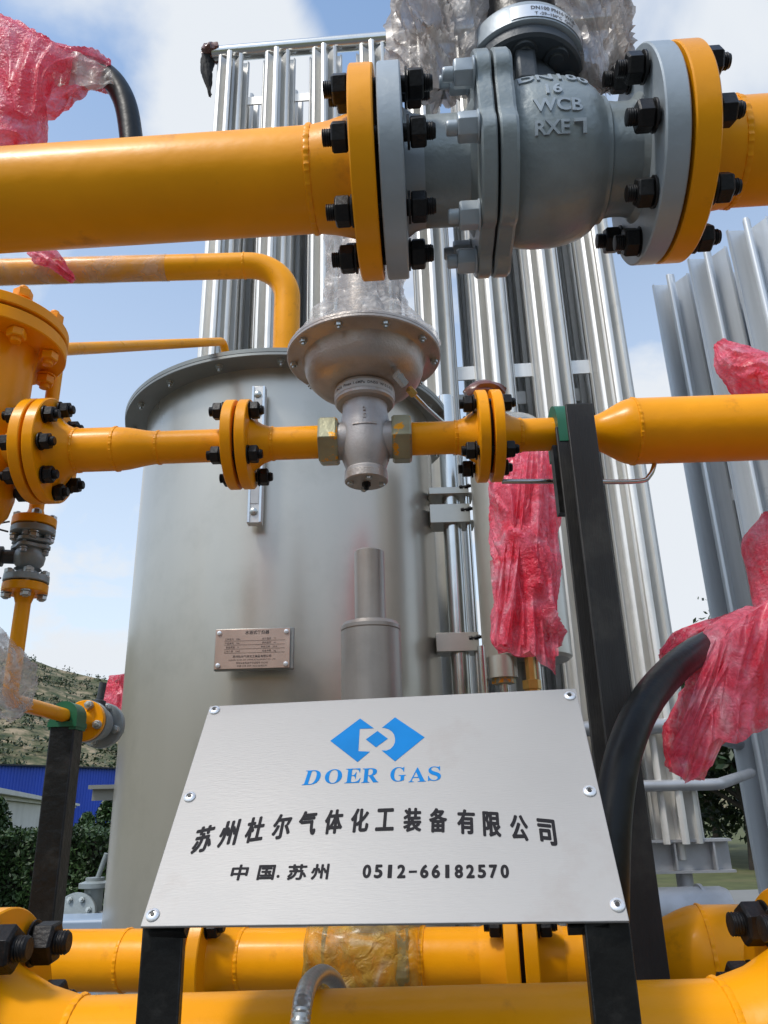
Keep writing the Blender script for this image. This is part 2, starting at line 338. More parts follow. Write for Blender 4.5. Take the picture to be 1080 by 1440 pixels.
def lerp(a, b, t): return Vector(a) + (Vector(b) - Vector(a)) * t

def sheet(mb, a, b, amp, nf, seed, nu=90, nv=60, sag=0.0, out=(0, -1, 0), scal=.012):
    """a thin loose sheet of film hung between two edges given as point lists"""
    A_ = spline(a, 12); B_ = spline(b, 12); out = Vector(out).normalized(); vs = []; so = Vector((seed, seed * 2.1, 0))
    for j in range(nv + 1):
        t = j / nv
        for i in range(nu + 1):
            s_ = i / nu; k = s_ * (len(A_) - 1); i0 = min(int(k), len(A_) - 2); pa = A_[i0].lerp(A_[i0 + 1], k - i0)
            k = s_ * (len(B_) - 1); i0 = min(int(k), len(B_) - 2); pb = B_[i0].lerp(B_[i0 + 1], k - i0)
            edge = 1.6 * scal * noise.noise(Vector((s_ * 3.2, seed, 3))) + scal * .25 * noise.noise(Vector((s_ * 11, seed, 5)))
            p = pa.lerp(pb, t * (1 + edge / max((pb - pa).length, .01)))
            w1 = noise.noise(Vector((s_ * nf, t * 1.6, 0)) + so); rg = 1 - abs(noise.noise(Vector((s_ * nf * 1.3 + t * 1.1, t * 1.3, 4)) + so)) * 2.6
            fn = noise.noise(p * 60 + so) * .10
            vs.append(p + out * amp * (w1 * 1.4 + rg * .8 + fn + sag * math.sin(PI * s_)))
    n = nu + 1; mb.add(vs, [(j * n + i, j * n + i + 1, (j + 1) * n + i + 1, (j + 1) * n + i) for j in range(nv) for i in range(nu)]); return mb

# ------------------------------------------------------------------ text
def text_geo(s, size=1.0, extrude=0.0, offset=0.0, res=4):
    c = bpy.data.curves.new('t', 'FONT'); c.body = s; c.size = size; c.extrude = extrude; c.offset = offset; c.resolution_u = res; c.align_x = 'CENTER'
    o = bpy.data.objects.new('t', c); C.objects.link(o); bpy.context.view_layer.update()
    e = o.evaluated_get(bpy.context.evaluated_depsgraph_get()); me = e.to_mesh()
    vs = [tuple(v.co) for v in me.vertices]; fs = [tuple(p.vertices) for p in me.polygons]; e.to_mesh_clear()
    bpy.data.objects.remove(o); bpy.data.curves.remove(c); return vs, fs

# ------------------------------------------------------------------ crumpled film
def crumple(mb, pts, radii, amp=.02, freq=14, seg=72, per=10, ridge=.5, seed=0, cap=True, squash=None, fine=.22, folds=2.6, twist=6.0):
    path = spline(pts, per); n = len(path); nr = len(radii)
    rs = []
    for i in range(n):
        t = i / (n - 1) * (nr - 1); k = min(int(t), nr - 2); f = t - k; f = f * f * (3 - 2 * f); rs.append(radii[k] * (1 - f) + radii[k + 1] * f)
    vs = []; fs = []; u = (path[1] - path[0]).orthogonal().normalized(); dl = sum((path[i + 1] - path[i]).length for i in range(n - 1)) / (n - 1)
    for i in range(n):
        t = (path[min(i + 1, n - 1)] - path[max(i - 1, 0)]).normalized(); u = (u - t * u.dot(t)).normalized(); w_ = t.cross(u)
        sl = i * dl
        for k in range(seg):
            a = 2 * PI * k / seg; ca, sa = math.cos(a), math.sin(a); d = u * ca + w_ * sa; p = path[i] + d * rs[i]
            tw = a + twist * sl; ct, st = math.cos(tw), math.sin(tw)
            so = Vector((seed * 3.7, seed * 1.3, -seed))
            q = Vector((ct * 1.25, st * 1.25, sl * freq * .30)) + so
            h = noise.noise(q)                                               # broad bulges
            q2 = Vector((ct * folds, st * folds, sl * freq * .42)) + so * 2
            rg = 1 - abs(noise.noise(q2 + Vector((0, 0, 0)) + Vector((1, 1, 0)) * noise.noise(p * freq * 1.2) * .6)) * 2.6   # long creases
            h2 = noise.noise(p * freq * 3.2 + so) * fine * .8 + (1 - abs(noise.noise(p * freq * 2.3 - so)) * 2.4) * fine * .5
            vs.append(p + d * amp * (h * 1.3 + ridge * rg + h2) + t * amp * .7 * noise.noise(p * freq * 2 + Vector((3, 3, 3))))
    for i in range(n - 1):
        for k in range(seg):
            k2 = (k + 1) % seg; fs.append((i * seg + k, i * seg + k2, (i + 1) * seg + k2, (i + 1) * seg + k))
    if cap: fs.append(tuple(reversed(range(seg)))); fs.append(tuple((n - 1) * seg + k for k in range(seg)))
    mb.add(vs, fs); return mb

# ================================================================== GROUND, HILLS, BUILDINGS, PLANTS
def plane(name, x0, x1, y0, y1, z, m, sub=1):
    mb = MB(); nx = ny = sub
    vs = [(x0 + (x1 - x0) * i / nx, y0 + (y1 - y0) * j / ny, z) for j in range(ny + 1) for i in range(nx + 1)]
    mb.add(vs, [(j * (nx + 1) + i, j * (nx + 1) + i + 1, (j + 1) * (nx + 1) + i + 1, (j + 1) * (nx + 1) + i) for j in range(ny) for i in range(nx)])
    return solid(name, mb, m, kind='structure', smooth=0)
plane('ground', -900, 900, -900, 900, -.004, 'grass')
plane('concrete_yard', -14, 14, -14, 9.5, 0, 'concrete')
plane('road', -60, 60, 10.2, 14.2, .002, 'road')

def hill():
    mb = MB(); na, nr = 560, 34; vs = []; fs = []
    prof = [(-180, 44), (-150, 40), (-120, 48), (-70, 46), (-40, 44), (-30, 41), (-26.5, 38.5), (-24, 36), (-22, 33.5), (-20, 32), (-18, 31), (-12, 28), (-4, 20), (10, 16), (30, 18), (70, 26), (110, 38), (150, 46), (180, 44)]
    for i in range(na + 1):
        a = -180 + 360 * i / na
        k = max(j for j in range(len(prof) - 1) if prof[j][0] <= a + 1e-9); f = (a - prof[k][0]) / (prof[k + 1][0] - prof[k][0])
        H = prof[k][1] * (1 - f) + prof[k + 1][1] * f
        for j in range(nr + 1):
            t = j / nr; r = 105 + 105 * t; x = math.sin(math.radians(a)) * r; y = math.cos(math.radians(a)) * r
            n = noise.fractal(Vector((x * .035, y * .035, 1)), .9, 2.1, 6)
            step = .5 * math.sin(t * 46 + n * 3) / 46 * 6
            z = (H + 1.4) * (t ** .9) + (n * 2.4 + step) * min(1, t * 3) - .5
            vs.append((x, y, max(z, -.6)))
    for i in range(na):
        for j in range(nr):
            q = i * (nr + 1) + j; fs.append((q, q + nr + 1, q + nr + 2, q + 1))
    mb.add(vs, fs)
    m = mat('scrub_hillside', (.075, .085, .045), .95); n = m.node_tree.nodes; l = m.node_tree.links; b = n['Principled BSDF']
    t = n.new('ShaderNodeTexCoord'); mpn = n.new('ShaderNodeMapping'); mpn.inputs['Scale'].default_value = (.12, .12, .35); l.new(t.outputs['Object'], mpn.inputs[0])
    a = n.new('ShaderNodeTexNoise'); a.inputs['Scale'].default_value = 2.4; a.inputs['Detail'].default_value = 9; a.inputs['Roughness'].default_value = .7; l.new(mpn.outputs[0], a.inputs['Vector'])
    r = n.new('ShaderNodeValToRGB'); e = r.color_ramp.elements; e[0].position = .38; e[0].color = (.035, .055, .018, 1); e[1].position = .62; e[1].color = (.30, .235, .15, 1)
    x = e.new(.52); x.color = (.125, .115, .06, 1); l.new(a.outputs['Fac'], r.inputs[0]); l.new(r.outputs[0], b.inputs['Base Color'])
    return solid('hills', mb, m, kind='structure', smooth=180)


def leaf_cloud(mb, pts, size, flat=.0):
    """many small leaf faces at given points"""
    vs = []; fs = []; k = len(mb.v)
    for p in pts:
        d = Vector((random.gauss(0, 1), random.gauss(0, 1), random.gauss(0, 1) * (1 - flat))).normalized(); u = d.orthogonal().normalized(); w_ = d.cross(u)
        a = random.uniform(0, 6.28); u2 = u * math.cos(a) + w_ * math.sin(a); w2 = d.cross(u2); s = size * random.uniform(.6, 1.4)
        vs += [p - u2 * s, p + w2 * s * .45, p + u2 * s, p - w2 * s * .45]; fs.append((k, k + 1, k + 2, k + 3)); k += 4
    mb.v += [tuple(v) for v in vs]; mb.f += fs; return mb
HILL = hill()
def scrub():
    random.seed(21); pts = []; me = HILL.data; off = HILL.location
    vs = [v.co + off for v in me.vertices]; sel = [v for v in vs if v.y > 60 and v.z > 6 and -.62 < v.x / v.y < -.2] + [v for v in vs if v.y > 60 and v.z > 6 and .38 < v.x / v.y < .75]
    for _ in range(1500):
        c = random.choice(sel) + Vector((random.uniform(-1.5, 1.5), random.uniform(-1, 1), 0)); r = random.uniform(.35, 1.2)
        for _k in range(int(12 + 10 * r)): pts.append(c + Vector((random.gauss(0, r * .8), random.gauss(0, r * .8), abs(random.gauss(.2, r * .6)))))
    return solid('scrub', leaf_cloud(MB(), pts, .30), 'leaf', kind='stuff', smooth=0)
def tree(x, y, h, r, label, seed, trunk=.12, n=9000, leaf=.10, crown0=.28):
    random.seed(seed); t = thing('tree', label, 'tree', (x, y, 0), 'trees behind the vaporizers')
    mb = MB(); top = Vector((x + random.uniform(-.3, .3), y, h * .8)); tube(mb, spline([(x, y, -.1), (x + .05, y, h * .25), (x - .08, y + .1, h * .5), top], 6), [trunk * (1 - .8 * i / 18) for i in range(19)], 10)
    blobs = []
    for k in range(11):
        a = random.uniform(0, 6.28); hh = random.uniform(crown0, .93) * h; rr = r * random.uniform(.25, .75) * (1.15 - hh / h * .6)
        c = Vector((x + math.cos(a) * rr, y + math.sin(a) * rr, hh)); blobs.append((c, r * random.uniform(.28, .5)))
        s = Vector((x, y, hh * .62)); tube(mb, spline([s, lerp(s, c, .5) + Vector((0, 0, .1)), c], 4), [trunk * .35 * (1 - .8 * i / 8) for i in range(9)], 6)
    part('trunk', mb, 'bark', t); pts = []
    for _ in range(n):
        c, br = random.choice(blobs); d = Vector((random.gauss(0, 1), random.gauss(0, 1), random.gauss(0, 1))).normalized() * br * random.uniform(.35, 1.08)
        p = c + d
        if noise.noise(p * 1.9 / max(r, .1) + Vector((seed, 0, 0))) > -.12: pts.append(p)
    part('crown', leaf_cloud(MB(), pts, leaf), 'leaf', t, smooth=0)
def at_px(px, Y): return P(px, 1150, Y=Y).x
tree(at_px(962, 22), 22, 6.4, 1.6, 'slim dark tree whose top shows in the gap between the two vaporizers', 11, n=7000)
tree(at_px(1052, 18), 18, 4.0, 2.3, 'broad dark tree with forked trunk low at the right edge behind the second vaporizer', 12, trunk=.17, n=15000, crown0=.38)
tree(at_px(1002, 21), 21, 4.6, 2.4, 'dark tree standing behind the lower right rails of the vaporizer', 13, n=14000, crown0=.22)
tree(at_px(1120, 23), 23, 7.0, 2.8, 'tall dark tree partly out of view at the right edge', 14, n=12000)
tree(at_px(905, 26), 26, 4.2, 2.6, 'dark tree seen between black post and vaporizer fins', 15, n=9000, crown0=.2)

def hedge():
    random.seed(3); t = thing('hedge', 'clipped dark green hedge in front of the white wall', 'hedge', (-7, 14.2, 0))
    pts = []; x0, x1 = -13.0, 1.0
    for _ in range(46000):
        x = random.uniform(x0, x1); s = random.random()
        topz = 1.12 + .07 * noise.noise(Vector((x * 2.2, 0, 0))) + .12 * max(0, noise.noise(Vector((x * .8, 5, 0))))
        if s < .55: y = 13.6 + .12 * noise.noise(Vector((x * 3, 1, 2))) + random.uniform(0, .18); z = random.uniform(.02, topz)
        else: y = random.uniform(13.6, 14.8); z = topz + random.gauss(0, .045)
        pts.append(Vector((x, y, z)))
    part('foliage', leaf_cloud(MB(), pts, .045), 'hedge_leaf', t, smooth=0)
    mb = MB(); box(mb, ((x0 + x1) / 2, 14.25, .5), (x1 - x0 - .3, .85, 1.0)); part('branches', mb, 'bark', t, smooth=0)
hedge(); sc_ = scrub(); sc_['label'] = 'dark scrub bushes dotted over the terraced hillside'; sc_['category'] = 'scrub'
def shrub(px, Y, h, label, seed):
    random.seed(seed); x = at_px(px, Y); t = thing('shrub', label, 'shrub', (x, Y, 0), 'shrubs above the hedge'); mb = MB()
    tube(mb, [(x, Y, 0), (x + .03, Y, h * .5), (x, Y, h * .92)], [.04, .03, .01], 8); part('trunk', mb, 'bark', t); pts = []
    for _ in range(2600):
        z = random.uniform(.15, 1) * h; rr = (1 - z / h) ** .7 * h * .32 + .05; a = random.uniform(0, 6.28); q = rr * random.uniform(.3, 1.1)
        pts.append(Vector((x + math.cos(a) * q, Y + math.sin(a) * q, z)))
    part('crown', leaf_cloud(MB(), pts, .05), 'hedge_leaf', t, smooth=0)
shrub(122, 16.2, 1.45, 'small pointed conifer rising above the hedge beside the white wall end', 5)
shrub(150, 16.6, 1.7, 'taller pointed conifer against the blue building beside the grey tank', 6)
shrub(-4, 15.4, 1.75, 'bushy shrub overlapping the white wall at the left edge', 8)

def buildings():
    a = P(0, 1075, Z=5.0); b = P(158, 1080, Z=5.0); d = (b - a).normalized(); d.z = 0; p0 = a - d * 26; p1 = b + d * 30
    nrm = Vector((-d.y, d.x, 0)); 
    if nrm.y < 0: nrm = -nrm
    t = thing('blue_building', 'long low blue metal-clad building below the hill', 'building', (p0.x, p0.y, 0))
    mb = MB(); n = 260; Ln = (Vector((p1.x, p1.y, 0)) - Vector((p0.x, p0.y, 0))).length; poly = []
    for i in range(n):
        s = i / n * Ln; poly += [(s, 0), (s + Ln / n * .35, 0), (s + Ln / n * .5, -.05), (s + Ln / n * .85, -.05)]
    poly += [(Ln, 0), (Ln, 12), (0, 12)]
    T = Matrix(((d.x, nrm.x, 0, p0.x), (d.y, nrm.y, 0, p0.y), (0, 0, 1, 0), (0, 0, 0, 1)))
    prism(mb, poly, 4.93, T); part('wall', mb, 'blue_wall', t, smooth=0)
    mb = MB(); box(mb, (Ln / 2, 5.9, 4.98), (Ln + .5, 12.5, .10), T); part('roof', mb, 'blue_roof', t, smooth=0)
    a = P(0, 1110, Z=2.0); b = P(105, 1130, Z=2.0); a.z = b.z = 0; d = (b - a).normalized(); p0 = a - d * 7; Ln = (b - p0).length; nrm = Vector((-d.y, d.x, 0))
    T = Matrix(((d.x, nrm.x, 0, p0.x), (d.y, nrm.y, 0, p0.y), (0, 0, 1, 0), (0, 0, 0, 1)))
    t = thing('white_wall', 'low white rendered building with moulded cornice behind the hedge', 'building', (p0.x, p0.y, 0))
    mb = MB(); box(mb, (Ln / 2 - .2, 2, .89), (Ln - .5, 4, 1.78), T); part('wall', mb, 'white_wall', t, smooth=0)
    mb = MB(); box(mb, (Ln / 2 - .12, 2, 1.83), (Ln - .25, 4.2, .08), T); box(mb, (Ln / 2, 2, 1.93), (Ln, 4.5, .10), T); part('cornice', mb, 'white_wall', t, smooth=0)
    for k in range(1):
        mb = MB(); s = Ln - 9; box(mb, (s, -.0, 1.05), (1.6, .06, .42), T); part('window', mb, 'dark_glass', t, smooth=0)
buildings()

# ================================================================== VAPORIZERS
def star_mesh(h, R=.100, nf=8, low=False, mb=None):
    mb = mb or MB(); poly = []; th = .0032; tip = .0145
    for k in range(nf):
        a = 2 * PI * k / nf; c, s = math.cos(a), math.sin(a)
        for (r, q) in ((.026, -th), (R - .012, -th), (R - .0095, -tip), (R - .006, -tip), (R, -th), (R, th), (R - .006, tip), (R - .0095, tip), (R - .012, th), (.026, th)):
            poly.append((r * c - q * s, r * s + q * c))
    n = len(poly); vs = [(x, y, 0) for x, y in poly] + [(x, y, h) for x, y in poly]
    mb.add(vs, [(i, (i + 1) % n, n + (i + 1) % n, n + i) for i in range(n)])
    # caps: one per fin plus hub
    for z, o in ((0, 0), (h, n)):
        for k in range(nf):
            i = o + k * 10; mb_f = tuple(range(i, i + 10)); off = len(mb.v) - 2 * n
            mb.f.append(tuple(q + off for q in mb_f))
    lathe(mb, [(.021, -.06), (.021, h + .07)], None, 16); return mb
def vaporizer(name, label, org, ex, nx, ny, z0, z1, pitch, m_out, m_in, loc, RF=.100, NF=8):
    ex = Vector(ex).normalized(); ey = Vector((-ex.y, ex.x, 0)); t = thing(name, label, 'vaporizer', loc)
    T0 = Matrix(((ex.x, ey.x, 0, 0), (ex.y, ey.y, 0, 0), (0, 0, 1, 0), (0, 0, 0, 1)))
    for j in range(ny):
        for i in range(nx):
            p = Vector(org) + ex * (i * pitch) + ey * (j * pitch); p.z = z0
            inst('finned_tube', f'{name}_tube_{z1:.2f}_{"out" if j == 0 or i in (0, nx - 1) else "in"}', lambda: star_mesh(z1 - z0, RF, NF), m_out if (j == 0 or i in (0, nx - 1)) else m_in, t,
                 Matrix.Translation(p) @ T0 @ Matrix.Rotation(PI / 8 * 0, 4, 'Z'))
    return t, ex, ey, T0
V1 = P(306, 88, Z=1.4 + 4.28); V1 = Vector((V1.x + .098, V1.y, 0)); VX = Vector((.9985, -.055, 0)).normalized(); VY = Vector((-VX.y, VX.x, 0))
Z0, Z1, PT = 1.24, 5.66, .283
t, ex, ey, T0 = vaporizer('ambient_vaporizer', 'tall bright aluminium finned-tube vaporizer standing right behind the grey tank', V1, VX, 8, 4, Z0, Z1, PT, 'alu', 'alu', (V1.x, V1.y, 0))
def vp(i, j, z): q = V1 + VX * (i * PT) + VY * (j * PT); return Vector((q.x, q.y, z))
def vbox(mb, i0, i1, j0, j1, z, sx, sy, sz):
    a = vp(i0, j0, z); b = vp(i1, j1, z); c = (a + b) / 2; d = b - a
    TT = T0.copy(); TT.translation = c; box(mb, (0, 0, 0), (abs(d.dot(VX)) + sx, abs(d.dot(VY)) + sy, sz), TT)
VT = t
for zl, hh in ((1.4 + 2.02, .075), (1.4 + 3.95, .06), (1.4 + 3.70, .06)):
    for j in range(4):
        mb = MB(); vbox(mb, 0, 7, j, j, zl, .1, .008, hh); part('spacer_bar', mb, 'alu', VT, smooth=0)
# header pipe along the top front, with bends down to each tube
hp0 = P(300, 77, Z=1.4 + 4.34); hp1 = P(640, 48, Z=1.4 + 4.34); hd = (hp1 - hp0).normalized(); hp2 = hp0 + hd * 2.4
mb = MB(); tube(mb, [hp0, hp2], .046, 28); part('header_pipe', mb, 'stainless', VT)
for k in range(8):
    mb = MB(); q = vp(k, 0, Z1 + .06); tube(mb, elbow(q, (q.x, q.y, hp0.z), hp0 + hd * ((q - hp0).dot(hd)), .03, 6), .014, 12); part('tube_bend', mb, 'stainless', VT)
mb = MB(); crumple(mb, [hp0 + hd * .04, hp0 - hd * .02, hp0 - hd * .06 + Vector((0, 0, .03))], [.040, .05, .03], .022, 20, seg=32); part('end_wrap', mb, 'brown_film', VT)
mb = MB(); crumple(mb, [hp0 - hd * .03, hp0 - hd * .035 - Vector((0, 0, .14)), hp0 - hd * .0 - Vector((0, 0, .34))], [.035, .030, .006], .01, 20, seg=24, squash=.3); part('hanging_tape', mb, 'gasket', VT)
# base frame
def ibeam(mb, a, b, h=.12, w_=.10, tf=.009, tw=.007):
    a = Vector(a); b = Vector(b); d = (b - a); Ln = d.length; T = frame(a, d, (0, 0, 1))
    # frame: local z along beam, y = up-ish
    box(mb, (0, h / 2 - tf / 2, Ln / 2), (w_, tf, Ln), T); box(mb, (0, -h / 2 + tf / 2, Ln / 2), (w_, tf, Ln), T); box(mb, (0, 0, Ln / 2), (tw, h - 2 * tf - .0004, Ln), T)
bz = 1.4 - .205
mb = MB(); e1 = P(1026, 1203, Y=3.36); e1.z = bz; e0 = e1 - VX * 2.42
ibeam(mb, e0, e1); e2 = e1 + VY * 1.05; ibeam(mb, e0 + VY * 1.05, e2)
part('base_beam', mb, 'galv', VT, smooth=0)
for q_ in (.07, .22): mb = MB(); box(mb, tuple(e1 - VX * q_), (.008, .09, .10)); part('stiffener', mb, 'galv', VT, smooth=0)
for i in (0, 2, 5, 7):
    for j in (0, 3): mb = MB(); q = vp(i, j, 0); tube(mb, [(q.x, q.y, 0), (q.x, q.y, bz - .061)], .032, 14); part('leg', mb, 'galv', VT)
# lower manifolds in front of the fins
def rail(label, a, b, r, m='galv'):
    mb = MB(); a = Vector(a); b = Vector(b); tube(mb, [a, b], r, 14); return mb
mb = MB(); a = P(872, 1105, Y=3.28); b = P(1010, 1103, Y=3.28); c = P(1056, 1087, Y=3.9); tube(mb, elbow(a - VX * .4, b, c, .08, 8), .022, 14)
part('lower_manifold', mb, 'galv', VT)
mb = MB(); a = P(880, 1024, Y=3.28); b = P(950, 1020, Y=3.28); c = P(1062, 1055, Y=5.0); tube(mb, elbow(a - VX * .4, b, P(1050, 1050, Y=4.4), .08, 8), .03, 14)
part('upper_manifold', mb, 'galv', VT)

V2S = .72; t2o = P(922, 404, Z=1.4 + 4.35 * V2S); t2o.z = 0
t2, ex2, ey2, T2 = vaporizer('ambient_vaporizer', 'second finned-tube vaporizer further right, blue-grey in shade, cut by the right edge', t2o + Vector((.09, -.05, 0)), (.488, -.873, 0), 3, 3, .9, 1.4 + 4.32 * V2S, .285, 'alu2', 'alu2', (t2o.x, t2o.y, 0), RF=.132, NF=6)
for zl in (3.0,):
    for j in range(3):
        mb = MB(); a = t2o + Vector((.09, -.05, 0)) + ey2 * (j * .285); TT = T2.copy(); TT.translation = Vector((a.x, a.y, zl)) + ex2 * .28; box(mb, (0, 0, 0), (.66, .008, .07), TT); part('spacer_bar', mb, 'alu2', t2, smooth=0)
for i in (0, 2):
    for j in (0, 2): mb = MB(); q = t2o + Vector((.09, -.05, 0)) + ex2 * (i * .285) + ey2 * (j * .285); box(mb, (q.x, q.y, .45), (.08, .08, .9)); part('leg', mb, 'galv', t2, smooth=0)

# horizontal grey drum on the ground line below the beam
t = thing('drum', 'grey horizontal steel drum lying under the vaporizer frame at lower right', 'drum', (1.0, 3.2, 0))
a = P(900, 1287, Y=3.0); b = P(1000, 1283, Y=3.0); mb = MB(); lathe(mb, [(.0, -.04), (.05, -.035), (.085, 0), (.085, .9), (.078, .92), (.0, .925)], frame(a - VX * .62, VX), 40); part('shell', mb, 'galv', t)
mb = MB(); lathe(mb, [(.080, 0), (.090, 0), (.090, .012), (.080, .012)], frame(b - VX * .035, VX), 40, closed=True); part('rim', mb, 'galv', t)
for s in (-.45, .12): mb = MB(); q = a + VX * s; box(mb, (q.x, q.y, (q.z - .08) / 2), (.05, .14, q.z - .08)); part('leg', mb, 'galv', t, smooth=0)

# ================================================================== GREY TANK
TX, TY, TR, TRR, TZ = -.347, 2.70, .530, .607, 1.4 + 1.345
t = thing('storage_tank', 'large upright grey silver cylindrical tank with bolted lid rim', 'tank', (TX, TY, 0)); TANK = t
mb = MB(); lathe(mb, [(TR, .12), (TR, TZ - .022)], frame((TX, TY, 0), (0, 0, 1)), 160); part('shell', mb, 'tank', t)
mb = MB(); lathe(mb, [(TR - .01, .10), (TR + .03, .10), (TR + .03, .12), (TR - .01, .12)], frame((TX, TY, 0), (0, 0, 1)), 96, closed=True); part('base_ring', mb, 'tank_rim', t)
for k in range(4):
    a = k * PI / 2 + .4; mb = MB(); box(mb, (TX + math.cos(a) * .45, TY + math.sin(a) * .45, .05), (.1, .1, .1)); part('foot', mb, 'tank_rim', t, smooth=0)
mb = MB(); lathe(mb, [(TR - .02, -.022), (TRR - .002, -.022), (TRR, -.020), (TRR, -.011), (TR - .02, -.011)], frame((TX, TY, TZ), (0, 0, 1)), 160, closed=True); part('rim_flange', mb, 'tank_rim', t)
mb = MB(); lathe(mb, [(TRR + .001, -.010), (TRR + .002, .003), (TRR - .003, .006), (.3, .03), (.01, .04)], frame((TX, TY, TZ), (0, 0, 1)), 160); part('lid', mb, 'tank_rim', t)
def cap_bolt():
    mb = MB(); lathe(mb, [(.0052, -.020), (.0052, .004)], None, 12); lathe(mb, [(.0105, -.009), (.0105, 0)], Matrix.Translation((0, 0, -.001)), 6); lathe(mb, [(.013, -.0015), (.013, 0)], None, 20); return mb
for k in range(18):
    a = -PI / 2 + 2 * PI * (k + .18) / 18; inst('lid_bolt', 'cap_bolt', cap_bolt, 'zinc', t, Matrix.Translation((TX + .575 * math.cos(a), TY + .575 * math.sin(a), TZ - .0222)))
mb = MB(); q = P(140, 1107, Y=2.62); box(mb, (q.x + .03, q.y, q.z), (.11, .06, .012)); box(mb, (q.x + .03, q.y, q.z - .02), (.10, .008, .04)); part('lug', mb, 'tank_rim', t, smooth=0)
# level strip on the tank
t = thing('level_gauge', 'slim aluminium level strip standing upright on the tank wall', 'gauge', tuple(P(357, 737, Y=2.12)))
g0 = P(357, 737, Y=2.13); g1 = P(364, 545, Y=2.13); g1.x = g0.x + .004
mb = MB(); box(mb, ((g0.x + g1.x) / 2, 2.135, (g0.z + g1.z) / 2), (.043, .030, g1.z - g0.z)); part('channel', mb, 'alu', t, bevel=.002)
mb = MB()
for s in (-1, 1): box(mb, ((g0.x + g1.x) / 2 + s * .0165, 2.1185, (g0.z + g1.z) / 2), (.006, .004, g1.z - g0.z - .004))
part('side_rails', mb, 'stainless', t, smooth=0)
for z in (g0.z + .035, g1.z - .03):
    mb = MB(); lathe(mb, [(.011, 0), (.011, .004), (.006, .007), (.001, .0075)], frame((g0.x, 2.1195, z), (0, -1, 0)), 16); part('screw', mb, 'zinc', t)
mb = MB(); box(mb, (g0.x, 2.119, g1.z - .075), (.026, .002, .055)); part('scale_label', mb, 'white_label', t, smooth=0)
mb = MB(); box(mb, (g0.x, 2.119, g0.z + .09), (.026, .002, .06)); part('scale_label', mb, 'white_label', t, smooth=0)

# name plate on the tank
npc = P(355, 912, Y=2.115); t = thing('name_plate', 'small rose bronze data plate with rows of engraved text fixed on the tank', 'name plate', tuple(npc)); pw, ph = .203, .108
mb = MB(); box(mb, (npc.x + .004, npc.y + .012, npc.z), (pw + .012, .018, ph + .006)); part('bracket', mb, 'tank_rim', t, bevel=.002)
mb = MB(); box(mb, (npc.x, npc.y, npc.z), (pw, .003, ph)); part('plate', mb, 'labelplate', t, bevel=.0008)
for sx in (-1, 1):
    for sz in (-1, 1):
        mb = MB(); lathe(mb, [(.0065, 0), (.006, .003), (.001, .0045)], frame((npc.x + sx * (pw / 2 - .010), npc.y - .0016, npc.z + sz * (ph / 2 - .010)), (0, -1, 0)), 16); part('rivet', mb, 'rivet', t)
def flat_text(mb, s, size, o, bold=0, maxw=None):
    vs, fs = text_geo(s, size, 0, bold, 2); w_ = max(v[0] for v in vs) - min(v[0] for v in vs); k = 1 if not maxw or w_ < maxw else maxw / w_
    mb.add([(o[0] + v[0] * k, o[1], o[2] + v[1]) for v in vs], fs)
mb = MB(); yy = npc.y - .0019
flat_text(mb, '水浴式复热器', .011, (npc.x + .012, yy, npc.z + .040), .0002)
for r_, (a, b) in enumerate((('工作压力    MPa', '设计温度    ℃'), ('产品编号    No.', '换热面积    m²'), ('容器类别    II', '制造日期    2018'), ('工作介质    LNG', '设备净重    kg'))):
    flat_text(mb, a, .0062, (npc.x - .055, yy, npc.z + .024 - r_ * .011)); flat_text(mb, b, .0062, (npc.x + .045, yy, npc.z + .024 - r_ * .011))
    box(mb, (npc.x + .006, yy, npc.z + .0215 - r_ * .011), (.165, .0003, .0005))
flat_text(mb, '苏州杜尔气体化工装备有限公司', .0075, (npc.x, yy, npc.z - .024), .0001); flat_text(mb, 'SUZHOU DOER GAS CHEMICAL EQUIPMENT CO., LTD', .0052, (npc.x, yy, npc.z - .032))
flat_text(mb, '特种设备制造许可证编号 TS2232', .006, (npc.x, yy, npc.z - .041)); flat_text(mb, '中国 江苏 苏州  0512-66182570', .006, (npc.x, yy, npc.z - .049))
part('engraving', mb, 'cardink', t, smooth=0)

# stainless riser, clamps and grey column right of the tank
rx = P(634, 700, Y=2.52).x; rz1 = P(634, 560, Y=2.52).z
t = thing('riser_pipe', 'bright stainless riser pipe running up the right side of the tank', 'pipe', (rx, 2.52, 0))
mb = MB(); tube(mb, [(rx, 2.52, 0), (rx, 2.52, rz1)], .032, 32); part('pipe_run', mb, 'stainless', t)
mb = MB(); tube(mb, [(rx + .052, 2.50, 0), (rx + .052, 2.50, rz1 - .1)], .009, 16); part('thin_tube', mb, 'stainless', t)
for (py, h) in ((690, .020), (722, .055), (903, .050)):
    z = P(634, py, Y=2.48).z; mb = MB(); box(mb, (rx - .01, 2.478, z), (.135, .006, h * 1.2)); box(mb, (rx - .075, 2.53, z), (.006, .10, h)); box(mb, (rx + .0, 2.53, z - h * .5), (.15, .10, .006))
    part('clamp', mb, 'tank', t, bevel=.001)
    for s in (.045, .062): inst('clamp_bolt', 'clamp_bolt', lambda: stud_mesh(.012, .008, .008, .012), 'bolt', t, frame((rx + s, 2.475, z + .012), (1, -.2, .1)))
cx0 = P(668, 760, Y=2.3).x; cx1 = P(786, 760, Y=2.3).x; CX = (cx0 + cx1) / 2; CR = (cx1 - cx0) / 2; CY = 2.3; cz0 = P(720, 925, Y=2.25).z; cz1 = P(720, 600, Y=2.3).z
t = thing('filter_column', 'pale grey upright column vessel half covered by red wrap right of the tank', 'vessel', (CX, CY, 0))
